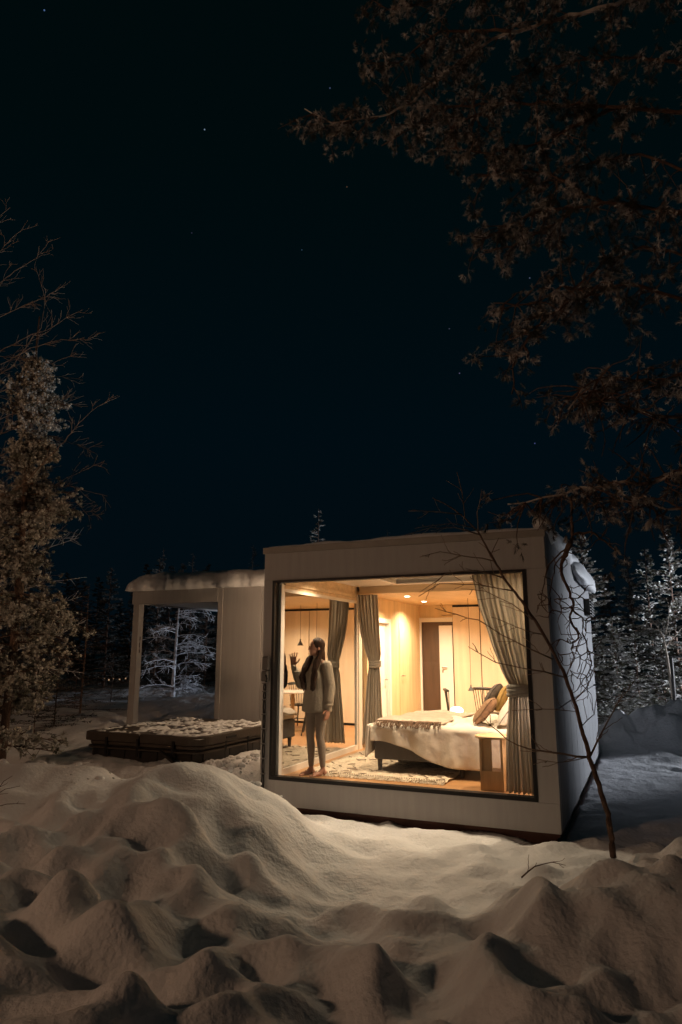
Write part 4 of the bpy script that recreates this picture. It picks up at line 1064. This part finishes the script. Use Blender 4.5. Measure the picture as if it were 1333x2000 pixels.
# frosted pine at the left edge
rnd = random.Random(55)
fp = empty('frosted_pine', (-4.55,9.6,-1.6), 0, 'pine at the left edge with rounded clumps of frosted needles catching warm light', 'tree')
FO = fp.location.copy()
MB().tube([(0,0,0),(.02,0,1.5),(.0,0,3.2),(-.05,0,5.0),(-.05,0,6.6)], [.06,.05,.042,.03,.012], 10).build('trunk', M['bark'], fp, smooth=True)
br_ = MB(); puff = MB(); ndl = MB()
def puffball(mb, c, r):
    n0 = 6; vs = []; rot = Matrix.Rotation(rnd.random()*6.28,3,'Z')@Matrix.Rotation(rnd.random()*3,3,'X')
    seg, rings = 7, 5
    vs = [tuple(c+rot@Vector((0,0,-r)))]; fs = []
    for i in range(1,rings):
        ph = -math.pi/2+math.pi*i/rings
        for k in range(seg):
            an = 6.2832*k/seg; q = r*(.75+.45*rnd.random()); vs.append(tuple(c+rot@Vector((math.cos(ph)*math.cos(an)*q,math.cos(ph)*math.sin(an)*q,math.sin(ph)*q))))
    vs.append(tuple(c+rot@Vector((0,0,r))))
    for k in range(seg): fs.append((0,1+(k+1)%seg,1+k))
    for i in range(rings-2):
        for k in range(seg): a_=1+i*seg+k; b_=1+i*seg+(k+1)%seg; fs.append((a_,b_,b_+seg,a_+seg))
    o_ = 1+(rings-2)*seg
    for k in range(seg): fs.append((o_+k,o_+(k+1)%seg,len(vs)-1))
    mb.add(vs, fs)
for k in range(230):
    z = .35+5.6*rnd.random()**.9; f_ = 1-max(0,(z-2.8))/4.2; L = (.55+.55*rnd.random())*max(.25,f_)*1.0*(.75+.25*math.sin(z*4)); an = rnd.random()*6.2832
    d = Vector((math.cos(an),math.sin(an),rnd.uniform(-.15,.25))); p = Vector((0,0,z)); seg = [p]
    for s_ in range(6): d = (d+Vector((rnd.gauss(0,.12),rnd.gauss(0,.12),rnd.gauss(-.03,.1)))).normalized(); seg.append(seg[-1]+d*L/6)
    br_.tube(seg, [.016,.014,.012,.010,.008,.006,.004], 5)
    for s_ in range(int(10+16*L)):
        t = .3+.7*rnd.random(); i = min(5,int(t*6)); c = seg[i].lerp(seg[i+1],t*6-i)+Vector((rnd.gauss(0,.075),rnd.gauss(0,.075),rnd.gauss(0,.05)))
        br_.tube([seg[i], c], [.004,.003], 4)
        for w_ in range(rnd.randint(1,3)): puffball(puff, c+Vector((rnd.gauss(0,.022),rnd.gauss(0,.022),rnd.gauss(0,.018))), .012+.011*rnd.random())
        tuft(ndl, c, (rnd.gauss(0,.6),rnd.gauss(0,.6),rnd.gauss(-.3,.5)), .065, 22, rnd, .0034, .8)
br_.build('branches', M['bark'], fp); o = puff.build('frost_clumps', M['needle_frost'], fp, smooth=True); o['kind']='stuff'
o = ndl.build('needles', M['needle_frost'], fp); o['kind']='stuff'

# bare birch reaching in above it
bt = empty('bare_birch', (-6.6,10.2,-1.5), 0, 'leafless birch at the left edge with fine twigs spreading up over the dark sky', 'tree')
BO = bt.location.copy(); rnd = random.Random(66)
MB().tube([(0,0,0),(.1,0,2),(.25,0,4),(.3,0,6),(.35,0,8.5)], [.11,.09,.07,.05,.02], 10).build('trunk', M['twig'], bt, smooth=True)
bl_ = [([(-60,1000),(40,950),(110,880),(170,810),(215,778)],.014),([(-60,930),(20,880),(90,850),(150,868),(188,886)],.010),([(10,965),(100,950),(150,925),(205,900)],.008),
 ([(60,955),(120,945),(165,958),(210,969)],.006),([(-60,790),(60,742),(120,735),(162,742)],.009),([(-60,750),(60,680),(110,665),(180,663)],.009),([(-60,720),(50,660),(100,640),(162,605)],.010),
 ([(-60,650),(40,600),(90,580),(127,557)],.009),([(-60,600),(30,530),(70,505),(100,468)],.009),([(-60,560),(10,480),(40,450),(55,430)],.008),([(60,1000),(110,985),(150,998),(190,1000)],.006),
 ([(-60,840),(50,800),(110,780),(160,795)],.008),([(-60,880),(40,830),(100,800),(140,770)],.008),([(-60,470),(-10,430),(20,405)],.006),([(20,720),(80,640),(90,590),(70,520)],.006),
 ([(-40,1080),(60,1060),(120,1035),(160,1045)],.007),([(40,900),(80,930),(130,960),(180,1015)],.005),([(-60,690),(40,700),(100,710),(150,690)],.006)]
for (pl, r) in bl_:
    r *= 1.25; D = 9.6+rnd.uniform(-.5,.5); q = [W(x,y,D)-BO for x,y in pl]
    q.insert(0, Vector((.2,0,q[0].z-.25)))
    mb = MB(); bare_twigs(mb, q, r, .0038, rnd, dens=8, ln=.38, depth=2, up=.22, sides=5); mb.build('branch', M['twig'], bt)
# frosted twig sprays lower left (young birch further back)
yb = empty('frosted_birch', (-5.75,12.2,-1.5), 0, 'thin young birch with pale frosted twig sprays, behind the frosted pine at left', 'tree'); YO = yb.location.copy()
MB().tube([(0,0,0),(.05,0,2),(.1,0,4.2)], [.05,.035,.01], 8).build('trunk', M['twig'], yb)
for (pl, r) in [([(40,1315),(90,1305),(130,1310),(165,1315)],.008),([(60,1260),(110,1245),(140,1225),(165,1215)],.008),([(60,1190),(110,1180),(160,1165)],.007),([(50,1150),(100,1135),(155,1130)],.007),([(70,1080),(110,1065),(155,1050)],.007),([(60,1040),(100,1050),(150,1052)],.006)]:
    q = [W(x,y,12.2)-YO for x,y in pl]; q.insert(0, Vector((.05,0,q[0].z-.1)))
    mb = MB(); bare_twigs(mb, q, r, .003, rnd, dens=9, ln=.34, depth=1, up=.03); mb.build('branch', M['frost_twig'], yb)

# spruce generator (local mesh, height 1 unit -> scaled)
def spruce_mesh(h, rad, seed, nb=90, nt=20, mname='frost', sparse=0, droop=.12, tw=.0165):
    rnd = random.Random(seed); mb = MB(); tr = MB()
    tr.tube([(0,0,-.3),(rnd.uniform(-.03,.03),0,h*.5),(0,0,h)], [h*.009,h*.006,h*.001], 7)
    for b in range(nb):
        t = (b+rnd.random())/nb; z = h*(.04+.95*t); L = rad*(1-t)**.8*(.55+.6*rnd.random())+.05*h*.4*(1-t)+.03; an = rnd.random()*6.2832
        d0 = Vector((math.cos(an),math.sin(an),.35-droop*2*(1-t))); seg = [Vector((0,0,z))]; d = d0.normalized()
        for s_ in range(4): d = (d+Vector((rnd.gauss(0,.08),rnd.gauss(0,.08),-droop*.6+.03*s_))).normalized(); seg.append(seg[-1]+d*L/4)
        tr.tube(seg, [h*.003,h*.0025,h*.002,h*.0015,h*.001], 3, cap=False)
        for k in range(int(nt*(.3+L/rad))):
            u = (.08+.92*rnd.random()**.8); i = min(3,int(u*4)); p = seg[i].lerp(seg[i+1],u*4-i)
            dr = (seg[i+1]-seg[i]).normalized(); sdv = dr.cross(Vector((0,0,1))).normalized()*rnd.choice((-1,1))
            dd = (dr*.8+sdv*(.3+.7*rnd.random())+Vector((0,0,rnd.gauss(-.12,.28)))).normalized(); l = (.05+.10*rnd.random())*h*.28*(1.15-t*.6); w_ = tw*h*.25*(.6+.8*rnd.random())
            a_ = dd.cross(Vector((rnd.gauss(0,.4),rnd.gauss(0,.4),1))).normalized()*w_; c_ = dd.cross(a_).normalized()*w_
            e0 = p; e1 = p+dd*l*.55; e2 = p+dd*l
            mb.add([tuple(e0),tuple(e1+a_),tuple(e2),tuple(e1-a_),tuple(e1+c_),tuple(e1-c_)], [(0,1,2,3),(0,4,2,5)])
    return tr, mb
def place_spruce(px, top, D, rad, seed, label, mname='frost', group=None, nb=90, nt=20, kind='spruce_tree', zb=None, **kw):
    tp_ = W(px, top, D); x, y = tp_.x, D; z0 = (H(x,y) if zb is None else zb)-.05; h = max(.8, tp_.z-z0)
    r_ = empty(kind, (x,y,z0), 0, label, 'tree', group)
    tr, mb = spruce_mesh(h, rad, seed, nb, nt, **kw)
    tr.build('trunk', M['bark'], r_); o = mb.build('crown', M[mname], r_); return r_, tr, mb
place_spruce(1300,1030,18.5,1.25,101,'tallest frosted spruce at the right edge, top just under the pine branch',nb=150,nt=34)
place_spruce(1259,1070,19.5,.95,102,'frosted spruce with a cross-shaped tip, left of the tallest one at the right edge',nb=130,nt=30)
place_spruce(1224,1085,21,1.0,103,'slimmer frosted spruce between the bushy one and the cross-tipped one',nb=120,nt=28)
place_spruce(1133,1040,16.4,1.35,104,'broad bushy frosted spruce just behind the right rear corner of the cabin',nb=170,nt=38)
place_spruce(1195,1205,16.6,1.0,105,'low frosted spruce above the snowbank at the right, next to the cabin wall',nb=100,nt=34)
place_spruce(1345,1075,17.6,1.2,106,'frosted spruce cut off by the right edge of the photo',nb=120,nt=32)
place_spruce(1240,1240,18.0,.85,107,'small brightly frosted spruce low behind the snowbank at the right',nb=90,nt=36)
place_spruce(1290,1250,18.6,.9,108,'small frosted spruce behind the thin birch trunk at the right',nb=90,nt=36)
place_spruce(623,993,19,.62,109,'small spruce tip rising above the left half of the cabin roof',nb=80,nt=16,tw=.010)
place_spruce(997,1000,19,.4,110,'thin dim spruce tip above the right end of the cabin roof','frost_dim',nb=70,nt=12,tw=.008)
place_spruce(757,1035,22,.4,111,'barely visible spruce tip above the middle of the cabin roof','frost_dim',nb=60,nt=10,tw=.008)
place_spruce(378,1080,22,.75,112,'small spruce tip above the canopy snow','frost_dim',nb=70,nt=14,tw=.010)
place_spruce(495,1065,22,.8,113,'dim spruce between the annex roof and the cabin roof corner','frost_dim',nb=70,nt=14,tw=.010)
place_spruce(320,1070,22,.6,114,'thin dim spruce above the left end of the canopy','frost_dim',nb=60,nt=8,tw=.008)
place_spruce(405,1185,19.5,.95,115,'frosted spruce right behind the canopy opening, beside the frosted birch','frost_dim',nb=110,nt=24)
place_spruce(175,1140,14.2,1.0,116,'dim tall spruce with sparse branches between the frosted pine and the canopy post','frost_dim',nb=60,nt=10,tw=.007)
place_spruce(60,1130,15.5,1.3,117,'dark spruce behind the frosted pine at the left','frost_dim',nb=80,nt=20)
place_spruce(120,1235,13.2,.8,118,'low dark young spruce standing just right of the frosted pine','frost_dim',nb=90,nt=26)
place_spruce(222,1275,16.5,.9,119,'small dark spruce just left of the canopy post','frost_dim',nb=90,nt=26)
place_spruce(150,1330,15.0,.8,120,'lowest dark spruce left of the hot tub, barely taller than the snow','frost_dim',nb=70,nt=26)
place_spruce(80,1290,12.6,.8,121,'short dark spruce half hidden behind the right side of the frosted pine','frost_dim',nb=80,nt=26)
# frosted deciduous tree seen through the canopy
fd_ = empty('frosted_birch', (0,0,0), 0, 'frost-covered birch glowing pale through the opening under the canopy', 'tree')
p0 = W(336,1400,17.5); fd_.location = (p0.x, 17.5, H(p0.x,17.5)); DO = fd_.location.copy(); rnd = random.Random(77)
mb = MB(); tkp = [Vector((0,0,0)),W(338,1340,17.5)-DO,W(345,1250,17.5)-DO,W(350,1190,17.5)-DO,W(352,1130,17.5)-DO]
mb.tube(tkp, [.07,.05,.035,.022,.008], 7); mb.build('trunk', M['frost_twig'], fd_)
for k in range(48):
    y = 1150+225*rnd.random()**.85; s_ = rnd.choice((-1,1)); b_ = W(343,y,17.5)-DO; L = .5+.75*rnd.random(); an = rnd.uniform(-1.2,1.2)
    d = Vector((s_*math.cos(an),math.sin(an),.45)); q = [b_]
    for u in range(5): d = (d+Vector((rnd.gauss(0,.1),rnd.gauss(0,.1),-.16))).normalized(); q.append(q[-1]+d*L/5)
    m_ = MB(); bare_twigs(m_, q, .014, .005, rnd, dens=9, ln=.34, depth=2, up=-.05, sides=3); m_.build('branch', M['frost_twig'], fd_)
# birch trunk + dark post at the right
tb_ = empty('thin_birch', (0,0,0), 0, 'thin pale birch leaning beside the dark post at the right edge', 'tree'); D = 15.5
p0 = W(1317,1372,D); tb_.location = (p0.x,D,p0.z-.2); TO = tb_.location.copy()
pts = [W(x,y,D)-TO for x,y in ((1318,1385),(1310,1330),(1303,1280),(1296,1245),(1285,1225),(1268,1205))]
MB().tube(pts, [.035,.03,.026,.02,.014,.006], 8).build('trunk', M['birch'], tb_, smooth=True)
for pl in ([(1297,1247),(1306,1215),(1310,1180)],[(1290,1232),(1270,1228),(1255,1215)],[(1300,1265),(1320,1240),(1333,1225)]):
    mb = MB(); bare_twigs(mb, [W(x,y,D)-TO for x,y in pl], .012, .004, rnd, 7, .3, 2, .1); mb.build('branch', M['birch'], tb_)
gp = empty('garden_post', (0,0,0), 0, 'dark slim post with a horizontal arm standing in the snowbank at the right edge', 'post'); D = 15.0
p0 = W(1318,1372,D); gp.location = (p0.x,D,p0.z-.4); GO = gp.location.copy()
MB().tube([Vector((0,0,0)),W(1311,1280,D)-GO], .04, 8).build('post', M['plastic'], gp)
MB().tube([W(1310,1282,D)-GO, W(1400,1283,D)-GO], .03, 8).build('arm', M['plastic'], gp)
# dim forest behind, left and centre
rnd = random.Random(88); variants = []
for k in range(4):
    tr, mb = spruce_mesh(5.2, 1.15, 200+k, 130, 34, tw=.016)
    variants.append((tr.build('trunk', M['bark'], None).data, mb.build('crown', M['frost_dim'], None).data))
for o in [o for o in list(COL.objects) if o.parent is None and o.name.split('.')[0] in ('trunk','crown')]: bpy.data.objects.remove(o)
spots = []
for k in range(34):
    px = -80+k*24+rnd.uniform(-8,8) if k < 26 else 1080+(k-26)*40
    spots.append((px, 20.5+rnd.random()*9, rnd.uniform(.62,.9)))
for k, (px, D, s_) in enumerate(spots):
    p0 = W(px, 1300, D); r_ = empty('spruce_tree', (p0.x, D, H(p0.x,D)-.1), rnd.random()*6, 'dark barely lit spruce in the forest edge behind the clearing', 'tree', 'dark spruces along the forest edge')
    r_.scale = (s_,s_,s_)
    for nm, dt in zip(('trunk','crown'), variants[k%4]):
        o = link(bpy.data.objects.new(nm, dt)); o.parent = r_
# distant lights
for i, (x, y, s_) in enumerate(((204,1324,1.0),(213,1328,.6),(222,1326,.3),(234,1327,.6),(246,1325,.6))):
    D = 21.5; o = MB().ell((0,0,0), (.022*s_+.012,)*3, 10, 8).build('distant_lamp', M['fargl'], None, smooth=True); o.location = W(x,y,D)
    tag(o, ['brightest and leftmost','second from the left','faintest, middle','fourth from the left','rightmost, nearest the canopy post'][i]+' of the tiny distant lamps left of the canopy post', 'lamp', 'string of tiny distant lamps')

# ------------------------------------------------------------------ assumed outdoor lamps, added outside the frame to light snow and trees, plus a hidden fill light
def added_lamp_post(x, y, h, glow, energy, color, label, soft=.12, cone=None):
    z0 = H(x,y); r_ = empty('added_lamp_post', (x,y,z0), 0, label, 'lamp')
    h = float(h)
    MB().tube([(0,0,-.2),(0,0,h-.15)], .035, 10).build('pole', M['plastic'], r_)
    MB().lathe([(.14,h+.17),(.15,h+.2),(.05,h+.26)], sides=18).build('lamp_cap', M['plastic'], r_)
    MB().ell((0,0,h), (soft*.7,)*3, 16, 12).build('lamp_globe', glow, r_, smooth=True)
    ld = bpy.data.lights.new('added_lamp_bulb','SPOT' if cone else 'POINT'); ld.energy = energy; ld.color = color; ld.shadow_soft_size = soft
    lo = link(bpy.data.objects.new('added_lamp_bulb', ld)); lo.parent = r_; lo.location = (0,0,h)
    if cone: ld.spot_size = R(cone[0]*2); ld.spot_blend = .35; lo.rotation_euler = Vector(cone[1]).to_track_quat('-Z','Y').to_euler()
    return r_
lw = added_lamp_post(-10.8, -1.0, 5.1, M['lampglow'], ASSUMED_WARM, (1,.57,.33), 'assumed unseen warm lamp on a pole far left of the photographer', soft=.34)  # unseen lamp, assumed from the warm side light on snow, cladding and trees
lc = added_lamp_post(13.5, 15.5, 1.45, M['coollamp'], ASSUMED_COOL, (.86,.91,1), 'assumed unseen cool white floodlight on a short pole to the right of the cabin', cone=(42,(-1,.12,.03)))  # assumed source out of view, added for cool light on side wall and spruces
lb = added_lamp_post(.4, 17.0, 1.1, M['coollamp'], 480, (.80,.88,1), 'added unseen cool fill light behind the annex, lighting the frosted birch', cone=(36,(-1,.1,.32)))  # added out of sight to light the birch, which the spruces screen off
